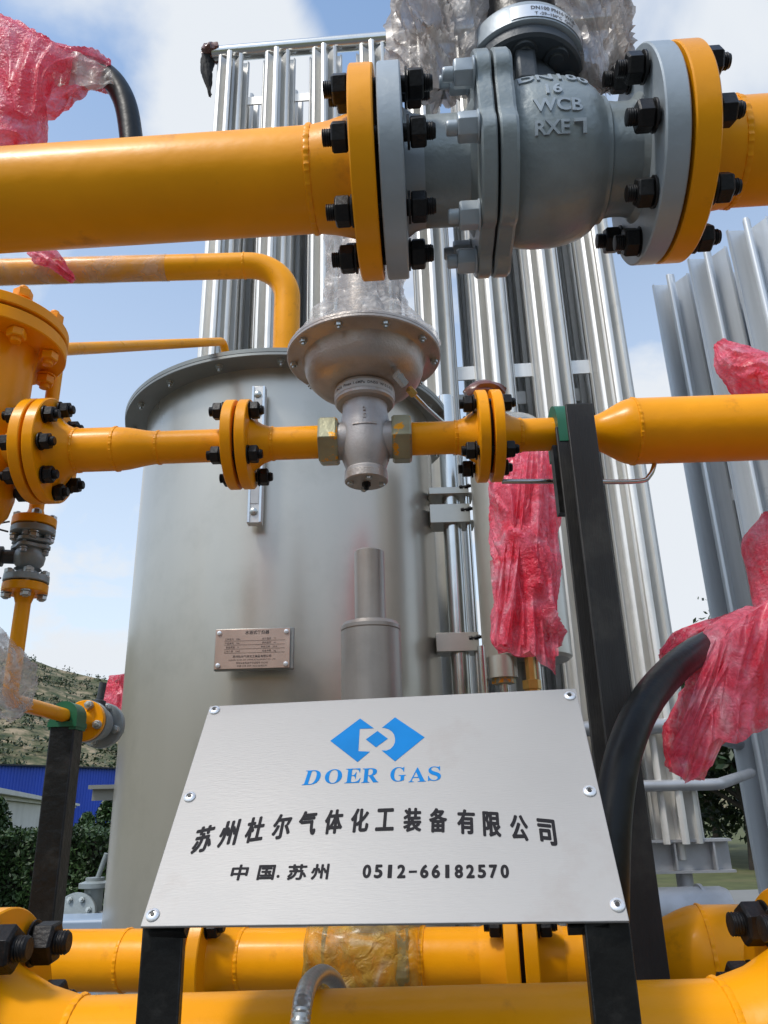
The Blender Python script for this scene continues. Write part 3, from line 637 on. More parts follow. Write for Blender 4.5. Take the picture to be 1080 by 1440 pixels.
mb = MB(); lathe(mb, [(CR - .01, cz0 - .004), (CR, cz0 + .004), (CR, cz1 - .03), (CR * .8, cz1), (.02, cz1 + .01)], frame((CX, CY, 0), (0, 0, 1)), 64); part('shell', mb, 'tank', t)
mb = MB(); q = P(709, 945, Y=2.22); lathe(mb, [(.042, q.z - .015), (.042, cz0 + .001)], frame((q.x, 2.24, 0), (0, 0, 1)), 32); part('nozzle', mb, 'tank', t)
mb = MB(); lathe(mb, [(.034, q.z - .030), (.034, q.z - .014)], frame((q.x, 2.24, 0), (0, 0, 1)), 6); part('union_nut', mb, 'nutmetal', t)
mb = MB(); tube(mb, [(q.x, 2.24, 0.0), (q.x, 2.24, q.z - .025)], .013, 16); q2 = P(762, 970, Y=2.2); tube(mb, [(q2.x, 2.24, 0), (q2.x, 2.24, cz0 + .01)], .010, 16); q4 = P(681, 950, Y=2.2); tube(mb, [(q4.x, 2.22, 0), (q4.x, 2.22, cz0 + .03)], .012, 16); part('drain_tube', mb, 'stainless', t)
mb = MB(); q3 = P(748, 962, Y=2.2); lathe(mb, [(.018, q3.z - .05), (.022, q3.z - .048), (.022, q3.z - .015), (.026, q3.z - .014), (.026, q3.z + .010), (.014, q3.z + .012), (.014, cz0 + .01)], frame((q3.x, 2.2, 0), (0, 0, 1)), 6); part('brass_plug', mb, 'brass', t)
mb = MB(); box(mb, (CX + .04, CY + .03, .0 + .02), (.3, .3, .04)); tube(mb, [(CX, CY + .03, 0), (CX, CY + .03, cz0 + .01)], .035, 16); part('stand', mb, 'tank_rim', t)

# small pipes going over the tank
t = thing('bend_pipe', 'mid-size yellow pipe running level from the left then bending down into the tank lid', 'pipe', (-.329, 2.37, TZ))
b0 = P(-60, 374, Y=2.37); bc = P(405, 372, Y=2.37); b0.z = bc.z
mb = MB(); tube(mb, elbow(b0 - Vector((.8, 0, 0)), bc, (bc.x, bc.y, TZ + .01), .15, 16), .047, 40); part('pipe_run', mb, 'yellow', t)
mb = MB(); weld(mb, (bc.x - .16, bc.y, bc.z), (1, 0, 0), .047, .004); part('weld_bead', mb, 'yellow', t)
mb = MB(); lathe(mb, [(.052, 0), (.09, 0), (.09, .012), (.052, .012)], frame((bc.x, bc.y, TZ + .028), (0, 0, 1)), 40, closed=True); part('lid_collar', mb, 'yellow', t)
f1 = P(236, 372, Y=2.37).x; f0 = b0.x - .3
mb = MB(); crumple(mb, [(f0, 2.37, bc.z), ((f0 + f1) / 2, 2.37, bc.z), (f1, 2.37, bc.z)], [.0495, .0495, .0485], .0018, 16, seg=64, per=40); solid('film_sleeve', mb, 'thinfilm', 'thin clear film wound round the level yellow pipe at the left', 'film')
mb = MB(); crumple(mb, [P(48, 358, Y=2.29), P(72, 366, Y=2.27), P(104, 392, Y=2.3)], [.018, .026, .006], .016, 24, seg=28, per=8); solid('wrap_scrap', mb, 'redwrap', 'small torn scrap of pink bubble wrap clinging to the level yellow pipe', 'wrap')

t = thing('sloping_pipe', 'thin yellow pipe rising from the ball valve then sloping back to the tank lid', 'pipe', tuple(P(12, 985, Y=1.38)))
va = P(80, 530, Y=1.38); vb = P(22, 900, Y=1.38); vx = (va.x + vb.x) / 2; vz1 = P(80, 492, Y=1.38).z; SX, SY = vx, 1.38
s1 = P(318, 480, Y=2.25)
zf1 = P(47, 738, Y=1.38).z; zf0 = P(36, 826, Y=1.38).z
mb = MB(); pts = elbow((SX, SY, zf1), (SX, SY, vz1), s1 + Vector((-.06, -.05, 0)), .03, 8); pts = pts[:-1] + elbow(pts[-2], s1, (s1.x, s1.y, TZ), .03, 6)[1:]; tube(mb, pts, .0135, 24); part('upper_run', mb, 'yellow', t)
mb = MB(); lathe(mb, [(.014, -.022), (.018, -.010), (.042, -.009), (.043, -.008), (.043, .006), (.042, .007), (.013, .007)][::-1] if False else [(.0135, .030), (.019, .012), (.038, .0115), (.0395, .010), (.0395, -.004), (.038, -.005), (.012, -.005)], frame((SX, SY, zf1), (0, 0, 1)), 40); part('flange', mb, 'yellow', t)
mb = MB(); lathe(mb, [(.0135, -.030), (.019, -.012), (.038, -.0115), (.0395, -.010), (.0395, .004), (.038, .005), (.012, .005)], frame((SX, SY, zf0), (0, 0, 1)), 40); part('flange', mb, 'yellow', t)
ez = P(12, 985, Y=1.38).z; d2 = P(150, 1022, Z=ez); e1p = Vector((SX, SY, ez)); dd = (d2 - e1p).normalized(); fl = e1p + dd * .335
mb = MB(); tube(mb, elbow((SX, SY, zf0), e1p, fl, .02, 8), .0135, 24); part('lower_run', mb, 'yellow', t)
mb = MB(); flange_mb(fl, dd, .043, .014, .02, .03, .0135, mb=mb, seg=40); part('flange', mb, 'yellow', t)

t = thing('ball_valve', 'small grey flanged ball valve upright in the thin yellow pipe at left', 'valve', (SX, SY, zf0))
F = lambda z: frame((SX, SY, z), (0, 0, 1))
mb = MB(); lathe(mb, [(.012, -.007), (.038, -.0075), (.0395, -.009), (.0395, -.019), (.038, -.0205), (.020, -.0225), (.017, -.036), (.024, -.045)], F(zf1), 40); part('end_flange', mb, 'valve', t)
mb = MB(); lathe(mb, [(.012, .007), (.038, .0075), (.0395, .009), (.0395, .019), (.038, .0205), (.020, .0225), (.018, .030), (.024, .034)], F(zf0), 40); part('end_flange', mb, 'valve', t)
zm = (zf0 + zf1) / 2
mb = MB(); lathe(mb, [(.014, zf0 + .028 - zm), (.018, -.026), (.026, -.016), (.028, -.004), (.026, .006), (.022, .012), (.016, .030), (.014, zf1 - .04 - zm)], F(zm), 32); part('body', mb, 'valve', t)
def sq(R, n=4, k=.10):
    return lambda a: 1 + k * math.cos(n * a)
mb = MB()
for z in (.010, .0215): lathe(mb, [(.028, 0), (.032, .0015), (.032, .007), (.028, .009)], F(zm + z), 64, rf=sq(0, 4, .13))
part('body_flange', mb, 'valve', t)
mb = MB(); lathe(mb, [(.013, 0), (.013, .045), (.019, .046), (.019, .056), (.010, .058), (.010, .085)], frame((SX, SY, zm - .004), (-1, -.25, 0)), 24); part('stem', mb, 'valve_dk', t)
for z in (zf1 - .006, zf0 + .006): studs(t, (SX, SY, z), (0, 0, 1), .030, 4, .5, .030, .010, .008, .006, 'zinc', 'small_stud', jit=.002)
studs(t, (SX, SY, zm + .0205), (0, 0, 1), .028, 4, 0, .022, .007, .006, .003, 'valve_lt', 'tiny_stud', jit=.001)
for i, (a, b) in enumerate(((P(-30, 730, Y=1.36), zf1 + .004), (P(-30, 742, Y=1.36), zf1 - .016), (P(-30, 805, Y=1.36), zf0 + .016), (P(-30, 820, Y=1.36), zf0 - .004))):
    pass
mb = MB(); a = P(-40, 732, Y=1.36); b = Vector((SX - .042, SY - .01, zf1 + .004)); tube(mb, spline([a, lerp(a, b, .5) - Vector((0, 0, .006)), b], 8), .0018, 8)
a = P(-40, 742, Y=1.36); b = Vector((SX - .042, SY - .01, zf1 - .016)); tube(mb, spline([a, lerp(a, b, .5) + Vector((0, 0, .004)), b], 8), .0018, 8); part('bond_wire', mb, 'gasket', t)
mb = MB(); a = P(-40, 806, Y=1.36); b = Vector((SX - .042, SY - .01, zf0 + .016)); tube(mb, spline([a, lerp(a, b, .5) - Vector((0, 0, .004)), b], 8), .0018, 8)
a = P(-40, 820, Y=1.36); b = Vector((SX - .042, SY - .01, zf0 - .004)); tube(mb, spline([a, lerp(a, b, .5) + Vector((0, 0, .006)), b], 8), .0018, 8); part('bond_wire', mb, 'gasket', t)

t = thing('gate_valve', 'round grey flanged valve ending the thin yellow pipe beside the tank edge', 'valve', tuple(fl + dd * .015))
mb = MB(); c = fl + dd * .017
lathe(mb, [(.012, 0), (.043, .001), (.044, .003), (.044, .015), (.020, .018), (.020, .034), (.034, .040), (.036, .062), (.022, .075), (.022, .082), (.048, .084), (.050, .086), (.050, .100), (.018, .102), (.018, .13)], frame(c, dd), 40); part('body', mb, 'valve', t)
mb = MB(); lathe(mb, [(.014, 0), (.014, .05), (.008, .052), (.008, .09)], frame(c + dd * .05, (0.1, 0, 1)), 20); part('stem', mb, 'valve_dk', t)
studs(t, c - dd * .001, dd, .033, 4, .3, .032, .010, .008, .006, 'zinc', 'small_stud', jit=.002); studs(t, c + dd * .094, dd, .038, 4, .3, .020, .010, .008, .006, 'zinc', 'small_stud2', jit=.002)
mb = MB(); crumple(mb, [P(166, 950, Y=2.85), P(168, 985, Y=2.85), P(162, 1040, Y=2.85)], [.020, .045, .032], .024, 22, seg=28, per=8); solid('handle_wrap', mb, 'redwrap', 'narrow strip of red wrap showing at the tank edge behind the small grey valve', 'wrap')
hw = bpy.data.objects['handle_wrap']; mb = MB(); q = P(184, 990, Y=2.95); tube(mb, [(q.x, 2.95, 0), (q.x, 2.95, q.z), P(172, 985, Y=2.86)], .012, 12); part('stem', mb, 'valve_dk', hw)
mb = MB(); crumple(mb, [P(-30, 900, Y=1.3), P(-2, 950, Y=1.3), P(18, 985, Y=1.33), P(35, 1000, Y=1.33)], [.03, .030, .022, .004], .022, 20, seg=32, per=8); solid('elbow_film', mb, 'clearwrap', 'crumpled clear film hanging on the thin yellow elbow at the left edge', 'film')

# left support post with green saddle
pp = e1p + dd * .255; 
t = thing('support_post', 'black steel post with green saddle holding the thin yellow pipe at left', 'post', (pp.x, pp.y, 0))
mb = MB(); box(mb, (pp.x, pp.y, (ez - .02) / 2), (.050, .050, ez - .02)); part('post', mb, 'post', t, bevel=.003)
mb = MB(); box(mb, (pp.x, pp.y, .006), (.14, .14, .012)); part('base_plate', mb, 'post', t, smooth=0)
def saddle(mb, c, d, r, l, th, drop):
    T = frame(c, d); poly = [(r + th, -drop)] + [((r + th) * math.cos(a), (r + th) * math.sin(a)) for a in [PI * k / 16 for k in range(17)]] + [(-r - th, -drop), (-r, -drop)] + [(r * math.cos(a), r * math.sin(a)) for a in [PI - PI * k / 16 for k in range(17)]] + [(r, -drop)]
    prism(mb, poly, l, T, -l / 2)
mb = MB(); saddle(mb, pp, dd, .0138, .05, .014, .028); box(mb, (pp.x, pp.y, ez - .018), (.058, .058, .010)); part('saddle', mb, 'green', t)

# grey blind flange and pale blue unit in the far left background
t = thing('service_box', 'pale blue grey equipment box topped by a round grey bolted cover, far left behind', 'equipment', tuple(P(115, 1300, Y=2.6)))
q = P(110, 1293, Y=2.6); mb = MB(); box(mb, (q.x + .06, 2.68, q.z / 2), (.55, .16, q.z)); part('box', mb, 'bluegrey', t, bevel=.01)
q = P(106, 1291, Y=2.80); mb = MB(); lathe(mb, [(.071, 0), (.073, .002), (.073, .016), (.071, .018), (.03, .018)], frame((q.x, 2.80, q.z + .0), (-.12, -1, .25)), 48); part('cover', mb, 'valve', t)
mb = MB(); lathe(mb, [(.045, -.10), (.045, .001)], frame((q.x, 2.80, q.z), (-.12, -1, .25)), 32); box(mb, (q.x, 2.9, q.z / 2), (.08, .08, q.z)); part('shell', mb, 'valve', t)
T = frame((q.x, 2.80, q.z), (-.12, -1, .25))
for k in range(8):
    a = k * PI / 4 + .39; inst('cover_bolt', 'cap_bolt2', lambda: lathe(lathe(MB(), [(.009, 0), (.009, .009)], None, 6), [(.005, 0), (.005, .015)], None, 12), 'zinc', t, T @ Matrix.Translation(((.054 * math.cos(a)), .054 * math.sin(a), .018)))
q = P(125, 1250, Y=2.8); mb = MB(); lathe(mb, [(.03, q.z - .07), (.03, q.z), (.05, q.z), (.05, q.z + .014), (.03, q.z + .02), (.03, q.z + .03)], frame((q.x, 2.85, 0), (0, 0, 1)), 32); tube(mb, [(q.x, 2.85, q.z), P(150, 1200, Y=2.85)], .008, 12); part('nozzle', mb, 'valve', t)

# ================================================================== REGULATOR LINE
ZR = 2.0
def W(px): return P(px, 635 - 32 * (px - 60) / 940, Z=ZR)
WX = (W(1000) - W(60)).normalized()
t = thing('filter_vessel', 'upright yellow filter vessel with heavy bolted lid at the left edge', 'vessel', (-.735, 1.24, 0)); FV = t
vc = Vector((P(45, 500, Y=1.24).x - .076, 1.24, 0)); VZt = P(97, 472, Y=1.24).z; VZb = 1.4 + .50
mb = MB(); lathe(mb, [(.01, VZb - .045), (.03, VZb - .042), (.055, VZb - .028), (.070, VZb - .008), (.076, VZb + .02), (.076, VZt - .06), (.080, VZt - .03)], frame(vc, (0, 0, 1)), 64); part('shell', mb, 'yellow', t)
mb = MB(); lathe(mb, [(.070, -.03), (.126, -.03), (.128, -.028), (.128, -.006), (.126, -.004), (.07, -.004)], frame(vc + Vector((0, 0, VZt)), (0, 0, 1)), 72, closed=True); part('flange', mb, 'yellow', t)
mb = MB(); lathe(mb, [(.118, -.004), (.118, .002)], frame(vc + Vector((0, 0, VZt)), (0, 0, 1)), 48); part('gasket', mb, 'gasket', t)
mb = MB(); lathe(mb, [(.126, .002), (.128, .004), (.128, .022), (.126, .024), (.02, .024)], frame(vc + Vector((0, 0, VZt)), (0, 0, 1)), 72); part('lid', mb, 'yellow', t)
studs(t, vc + Vector((0, 0, VZt - .003)), (0, 0, 1), .104, 8, -.72, .058, .019, .017, .012, 'yellow2', 'yellow_stud')
jl = W(62); mb = MB(); tube(mb, [Vector((vc.x + .05, jl.y, ZR)), jl - WX * .03], .040, 36); part('nozzle', mb, 'yellow', t)
mb = MB(); flange_mb(jl - WX * .021, WX, .0925, .019, .060, .02, .041, mb=mb); part('nozzle_flange', mb, 'yellow', t)
gasket(t, jl - WX * .002, WX, .078, .005)
mb = MB(); tube(mb, [(vc.x, vc.y, 0), (vc.x, vc.y, VZb - .03)], .03, 20); box(mb, (vc.x, vc.y, .006), (.16, .16, .012)); part('stand', mb, 'post', t)
studs(t, jl + WX * .0005, WX, .0735, 8, .22, .044, .0165, .015, .011)

def reducer(mb, c, d, r1, r2, l):
    T = frame(c, d); prof = [(r1, 0)]
    for k in range(1, 12):
        s = k / 12; q = s * s * (3 - 2 * s); prof.append((r1 + (r2 - r1) * q, l * s))
    prof.append((r2, l)); lathe(mb, prof, T, 48)
def chain(name, label, mname, sections, cat='pipe', org=None):
    """a run of pipe as a thing: sections are (part name, mesh builder)"""
    t = thing(name, label, cat, tuple(org)); 
    for (pn, b) in sections:
        for q in (b if isinstance(b, (list, tuple)) else [b]): mb = MB(); q(mb); part(pn, mb, mname, t)
    return t
j2 = W(339); j3 = W(686); nu1 = W(450); nu2 = W(577)
dist = lambda a, b: (b - a).length
r57 = .0288; r76 = .0385
t = chain('pipe_spool', 'yellow pipe narrowing through a reducer, between the filter vessel and the first small flanges', 'yellow', [
    ('flange', lambda mb: flange_mb(jl + WX * .022, -WX, .0925, .019, .062, .035, r76, mb=mb)),
    ('pipe_run', lambda mb: tube(mb, [jl + WX * .03, W(165)], r76, 48)),
    ('reducer', lambda mb: reducer(mb, W(165), WX, r76, r57, .075)),
    ('pipe_run', lambda mb: tube(mb, [W(165) + WX * .074, j2 - WX * .01], r57, 48)),
    ('flange', lambda mb: (flange_mb(j2 - WX * .021, WX, .0785, .018, None, 0, r57, mb=mb), weld(mb, j2 - WX * .024, WX, r57, .006))),
    ('weld_bead', [lambda mb: weld(mb, W(165), WX, r76, .003), lambda mb: weld(mb, W(165) + WX * .074, WX, r57, .003), lambda mb: weld(mb, W(110), WX, r76, .003)])], org=W(165))
gasket(t, j2 - WX * .0025, WX, .062, .005)
studs(t, j2, WX, .0605, 4, PI / 4 - .06, .041, .0175, .0155, .011)
t = chain('pipe_spool', 'short yellow pipe from the first small flanges to the left union nut of the regulator', 'yellow', [
    ('flange', lambda mb: flange_mb(j2 + WX * .021, -WX, .0785, .018, .044, .034, r57, mb=mb)),
    ('pipe_run', lambda mb: tube(mb, [j2 + WX * .03, nu1 + WX * .01], r57, 48)),
    ('weld_bead', lambda mb: weld(mb, j2 + WX * .056, WX, r57, .003))], org=W(410))
t = chain('pipe_spool', 'short yellow pipe from the right union nut of the regulator to the second small flanges', 'yellow', [
    ('pipe_run', lambda mb: tube(mb, [nu2 - WX * .01, j3 - WX * .03], r57, 48)),
    ('flange', lambda mb: flange_mb(j3 - WX * .0215, WX, .0805, .018, .044, .034, r57, mb=mb)),
    ('weld_bead', lambda mb: weld(mb, j3 - WX * .056, WX, r57, .003))], org=W(620))
gasket(t, j3 - WX * .003, WX, .062, .006)
studs(t, j3, WX, .0605, 4, PI / 4 + .05, .043, .0175, .0155, .011)
mb = MB(); c = j3 + Vector((0, 0, .081)); crumple(mb, [c - WX * .03 - Vector((0, 0, .008)), c + Vector((0, -.005, .006)), c + WX * .034 - Vector((0, .0, .002))], [.010, .012, .008], .008, 40, seg=24, per=6); part('tape_flap', mb, 'brown_film', t)
rd = W(838)
t = chain('pipe_spool', 'long yellow pipe that widens through a reducer and leaves at the right edge', 'yellow', [
    ('flange', lambda mb: flange_mb(j3 + WX * .0215, -WX, .0805, .018, .044, .034, r57, mb=mb)),
    ('pipe_run', lambda mb: tube(mb, [j3 + WX * .03, rd + WX * .002], r57, 48)),
    ('reducer', lambda mb: reducer(mb, rd - WX * .012, WX, r57, .0575, .075)),
    ('wide_run', lambda mb: tube(mb, [rd + WX * .0625, rd + WX * 1.3], .0575, 64)),
    ('weld_bead', [lambda mb: weld(mb, rd - WX * .012, WX, r57, .003), lambda mb: weld(mb, rd + WX * .063, WX, .0575, .003), lambda mb: weld(mb, j3 + WX * .056, WX, r57, .003)])], org=W(950))
mb = MB(); y = P(800, 677, Z=1.95).y; a = P(706, 677, Y=1.24); b = P(893, 677, Y=1.24); c = P(925, 648, Y=1.24); tube(mb, spline([a, lerp(a, b, .5), b, P(914, 668, Y=1.24), c + Vector((0, 0, .01))], 8), .0042, 16)
part('sensing_tube', mb, 'stainless', t)

# pressure regulator
RC = W(514); 
t = thing('pressure_regulator', 'grey brown pressure regulator with wide round diaphragm case above its globe body', 'regulator', tuple(RC - Vector((0, 0, .08)))); RG = t
FR = frame(RC, (0, 0, 1)); lz = lambda pr, **k: lathe(MB(), pr, FR, k.pop('seg', 72), **k)
part('body', lz([(.0, -.078), (.033, -.078), (.0365, -.075), (.0365, -.060), (.034, -.057), (.036, -.05), (.041, -.036), (.0445, -.015), (.0455, .005), (.0435, .03), (.041, .045), (.039, .058), (.041, .072)]), 'sandblast', t)
part('bottom_cap', lz([(.0, -.0795), (.035, -.0795), (.037, -.078), (.037, -.066), (.035, -.064)]), 'regcase', t)
for k in range(4):
    a = PI / 4 + k * PI / 2 - .6; inst('cap_screw', 'cap_screw', lambda: lathe(MB(), [(.0055, 0), (.0055, -.004), (.0035, -.0055)], None, 6), 'zinc', t, Matrix.Translation((RC.x + .027 * math.cos(a), RC.y + .027 * math.sin(a), RC.z - .0795)))
part('drain_plug', lz([(.0075, -.079), (.0075, -.086), (.0045, -.087), (.0045, -.092), (.001, -.093)], seg=6), 'bolt', t)
part('neck_ring', lz([(.041, .066), (.050, .068), (.053, .072), (.053, .098), (.050, .101), (.056, .104)]), 'regcase', t)
mb = MB(); lathe(mb, [(.0534, .078), (.0538, .079), (.0538, .093), (.0534, .094)], FR, 64, closed=True); part('ring_label', mb, 'white_label', t)
mb = MB(); vs, fs = text_geo('PN16  Pmax 1.6MPa  DN50  W 0.1-0.5', .0075, 0, .0001, 2)
mb.add([(RC.x + .0541 * math.sin(v[0] / .054), RC.y - .0541 * math.cos(v[0] / .054), RC.z + .0835 + v[1]) for v in vs], fs); part('ring_lettering', mb, 'cardink', t, smooth=0)
part('lower_case', lz([(.050, .100), (.060, .1005), (.076, .103), (.090, .109), (.1005, .120), (.106, .134), (.1085, .148), (.111, .155), (.117, .159), (.137, .160), (.139, .162), (.139, .1665), (.10, .1665)], seg=96), 'regcase', t)
part('upper_case', lz([(.10, .1675), (.139, .1675), (.139, .172), (.137, .174), (.115, .176), (.108, .19), (.085, .215), (.06, .228), (.052, .23)], seg=96), 'regcase', t)
part('spring_housing', lz([(.052, .22), (.050, .24), (.046, .245), (.046, .40), (.040, .415), (.01, .42)]), 'regcase', t)
for k in range(10):
    a = 2 * PI * k / 10 - 1.25; inst('case_bolt', 'case_bolt', lambda: lathe(lathe(MB(), [(.0068, -.0065), (.0068, 0)], None, 6), [(.0035, -.011), (.0035, 0)], None, 10), 'zinc', t, Matrix.Translation((RC.x + .127 * math.cos(a), RC.y + .127 * math.sin(a), RC.z + .1598)))
for k in range(16):
    pass
def hexnut(c, w_, af):
    mb = MB(); rx = af / math.sqrt(3); lathe(mb, [(rx * .93, -w_ / 2), (rx, -w_ / 2 + .004), (rx, w_ / 2 - .004), (rx * .93, w_ / 2)], frame(c, WX) @ Matrix.Rotation(.25, 4, 'Z'), 6); return mb
part('union_nut', hexnut(nu1 + WX * .016, .034, .077), 'nutmetal', t, bevel=.001); part('union_nut', hexnut(nu2 - WX * .015, .034, .077), 'nutmetal', t, bevel=.001)
mb = MB(); tube(mb, [nu1 + WX * .03, RC], .033, 32); tube(mb, [RC, nu2 - WX * .03], .033, 32); part('end_neck', mb, 'sandblast', t)
def arrow():
    mb = MB(); 
    for (x0, x1, z0, z1) in ((-.021, .021, -.0012, .0012), (.012, .021, .0012, .0035)):
        n = 8
        for i in range(n):
            a0 = x0 + (x1 - x0) * i / n; a1 = x0 + (x1 - x0) * (i + 1) / n; ri = .0445
            vs = []
            for (xx, rr) in ((a0, ri - .001), (a1, ri - .001), (a1, ri + .0022), (a0, ri + .0022)):
                for z in (z0, z1): an = xx / ri; vs.append((RC.x + math.sin(an) * rr, RC.y - math.cos(an) * rr, RC.z + .012 + z))
            mb.add(vs, [(0, 2, 3, 1), (2, 4, 5, 3), (4, 6, 7, 5), (6, 0, 1, 7), (0, 6, 4, 2), (1, 3, 5, 7)])
    for (s, sz, z) in (('S', .014, .026), ('2', .010, .041)):
        vs, fs = text_geo(s, sz, .0012, .0003, 2); mb.add([(RC.x + math.sin(v[0] / .045) * (.0445 + v[2]), RC.y - math.cos(v[0] / .045) * (.0438 + v[2]), RC.z + z - .004 + v[1]) for v in vs], fs)
    return mb
part('cast_marks', arrow(), 'regcase', t)
f0 = P(563, 533, Y=1.13); f1_ = P(577, 549, Y=1.15)
mb = MB(); tube(mb, [RC + Vector((.05, -.04, .125)), f0 + Vector((0, 0, .004))], .007, 12); lathe(mb, [(.0085, -.012), (.0085, .012)], frame(f0, f1_ - f0), 6); part('fitting', mb, 'stainless', t)
mb = MB(); lathe(mb, [(.007, -.004), (.0075, .010), (.005, .012)], frame(f1_, f1_ - f0), 6); part('brass_nut', mb, 'brass', t)
mb = MB(); tube(mb, [f1_, P(600, 573, Y=1.22), P(626, 596, Y=1.30), P(640, 640, Y=1.32)], .0035, 12); part('sensing_tube', mb, 'stainless', t)
mb = MB(); c = RC + Vector((.008, 0, .0)); crumple(mb, [c + Vector((0, 0, .176)), c + Vector((0, 0, .215)), c + Vector((0, 0, .26)), c + Vector((0, 0, .33)), c + Vector((.01, 0, .42)), c + Vector((0, 0, .50))], [.122, .104, .076, .068, .08, .06], .015, 12, seg=96, per=12, ridge=.8, fine=.12, folds=4.0, twist=2.0)
solid('regulator_film', mb, 'clearwrap', 'crumpled clear plastic film bag over the top of the diaphragm regulator', 'film')

# right support post
t = thing('support_post', 'tall black steel channel post with green saddle under the regulator line, right of centre', 'post', (.31, 1.13, 0))
pxa = P(795, 570, Y=1.10).x; pxb = P(834, 570, Y=1.10).x; pzt = P(812, 567, Y=1.10).z; pt = .006; yb = 1.185
mb = MB(); poly = [(pxa, 1.10), (pxb, 1.10), (pxb, yb), (pxa, yb), (pxa, yb - pt), (pxb - pt, yb - pt), (pxb - pt, 1.10 + pt), (pxa, 1.10 + pt)]
prism(mb, poly, pzt, None, 0); part('channel', mb, 'post_gr', t, bevel=.0015)
mb = MB(); box(mb, ((pxa + pxb) / 2 + .01, 1.14, .006), (.16, .16, .012)); part('base_plate', mb, 'post', t, smooth=0)
sc = W(789); mb = MB(); saddle(mb, sc, WX, r57 + .0005, .030, .019, .036); part('saddle', mb, 'green', t)
mb = MB(); box(mb, (sc.x + .004, sc.y - .0, sc.z - .042), (.03, .09, .012)); box(mb, (pxa + .008, yb + .012, sc.z - .10), (.03, .022, .12)); part('bracket', mb, 'post', t, smooth=0)

# ================================================================== UPPER LINE WITH LARGE BALL VALVE
ZU = 2.05; A = P(0, 283, Z=ZU); B = P(1080, 212, Z=ZU); UX = (B - A).normalized(); O = A + UX * (-A.x / UX.x)
U = lambda s: O + UX * s
s0 = .009; s1 = s0 + .297; R108 = .0555
t = chain('gas_pipe', 'large yellow pipe crossing the top left to the ball valve', 'yellow', [
    ('pipe_run', lambda mb: tube(mb, [U(-1.5), U(s0 - .075)], R108, 96)),
    ('flange', lambda mb: flange_mb(U(s0 - .029), UX, .110, .025, .064, .048, R108, mb=mb, seg=128)),
    ('weld_bead', lambda mb: weld(mb, U(s0 - .077), UX, R108, .0035))], org=U(-.3))
t = chain('gas_pipe', 'large yellow pipe leaving the ball valve towards the top right', 'yellow', [
    ('pipe_run', lambda mb: tube(mb, [U(s1 + .075), U(1.6)], R108, 96)),
    ('flange', lambda mb: flange_mb(U(s1 + .029), -UX, .110, .025, .064, .048, R108, mb=mb, seg=128)),
    ('weld_bead', lambda mb: weld(mb, U(s1 + .077), UX, R108, .0035))], org=U(.5))
t = thing('ball_valve', 'large grey cast ball valve with raised lettering between the two big yellow pipes', 'valve', tuple(U(.15) - Vector((0, 0, .115)))); BV = t
def ul(prof, s=0, **k): return lathe(MB(), prof, frame(U(s), UX), k.pop('seg', 96), **k)
part('end_flange', ul([(.05, s0), (.1085, s0), (.110, s0 + .0015), (.110, s0 + .0225), (.1085, s0 + .024), (.066, s0 + .025), (.060, s0 + .034), (.0575, s0 + .045)], seg=128), 'valve_lt', t)
part('neck', ul([(.0575, s0 + .044), (.0575, s0 + .085), (.060, s0 + .092), (.072, s0 + .099)]), 'valve', t)
gasket(t, U(s0 - .0045), UX, .082, .0045); gasket(t, U(s1), UX, .096, .0042)
def lobes(a):
    # four bolting lobes at 45 degree spacing between the axes
    q = abs(math.cos(2 * (a + OFF)))
    return .875 + .125 * (1 / (1 + math.exp(-(q - .56) * 16)))
OFF = PI / 4
sp = s0 + .098
part('body_flange', ul([(.078, sp), (.112, sp + .0005), (.1145, sp + .003), (.1145, sp + .014), (.1135, sp + .0155), (.078, sp + .0155)], rf=None, seg=144, closed=False) if False else lathe(MB(), [(.07, sp), (.1125, sp + .0005), (.1145, sp + .0025), (.1145, sp + .0145), (.1130, sp + .016), (.07, sp + .016)], frame(U(0), UX), 180, rf=lambda a: lobes(a)), 'valve', t)
part('body_flange', lathe(MB(), [(.07, sp + .0185), (.1125, sp + .019), (.1145, sp + .021), (.1145, sp + .034), (.1120, sp + .037), (.085, sp + .040)], frame(U(0), UX), 180, rf=lambda a: lobes(a)), 'valve', t)
part('joint_ring', ul([(.095, sp + .0155), (.095, sp + .019)]), 'gasket', t)
sb = sp + .038
part('body', ul([(.080, sb), (.0845, sb + .008), (.0865, sb + .025), (.0865, sb + .045), (.084, sb + .063), (.079, sb + .078), (.072, sb + .088), (.0655, sb + .0935), (.0645, sb + .0955), (.064, sb + .099), (.059, sb + .102), (.0575, sb + .112), (.0575, s1 - .036), (.059, s1 - .030), (.066, s1 - .024)]), 'valve', t)
part('end_flange', ul([(.066, s1 - .0245), (.1085, s1 - .024), (.110, s1 - .0225), (.110, s1 - .0015), (.1085, s1), (.05, s1)], seg=128), 'valve_lt', t)
def head_bolt():
    mb = MB(); lathe(mb, [(.0145 * .92, -.021), (.0145, -.019), (.0145, -.0015), (.0138, 0)], None, 6); lathe(mb, [(.0075, -.021), (.0075, -.030), (.0065, -.032)], None, 16); lathe(mb, [(.0155, 0), (.0155, .0022)], Matrix.Translation((0, 0, -.0022)), 24); return mb
TU = frame(U(sp), UX)
for k in range(8):
    a = PI / 4 + (k // 2) * PI / 2 + (-.42 if k % 2 else .42)
    inst('body_bolt', 'head_bolt', head_bolt, 'valve_lt', t, TU @ Matrix.Translation((.0985 * math.cos(a), .0985 * math.sin(a), 0)) @ Matrix.Rotation(random.uniform(0, 1), 4, 'Z'), bevel=.0006)
for k, s in enumerate((s0, s1)):
    side = U(s0 - .0025) if k == 0 else U(s1 + .002)
    studs(t, side, UX, .090, 8, PI / 8 - .06, .054, .0174, .0160, .013, key='big_stud')
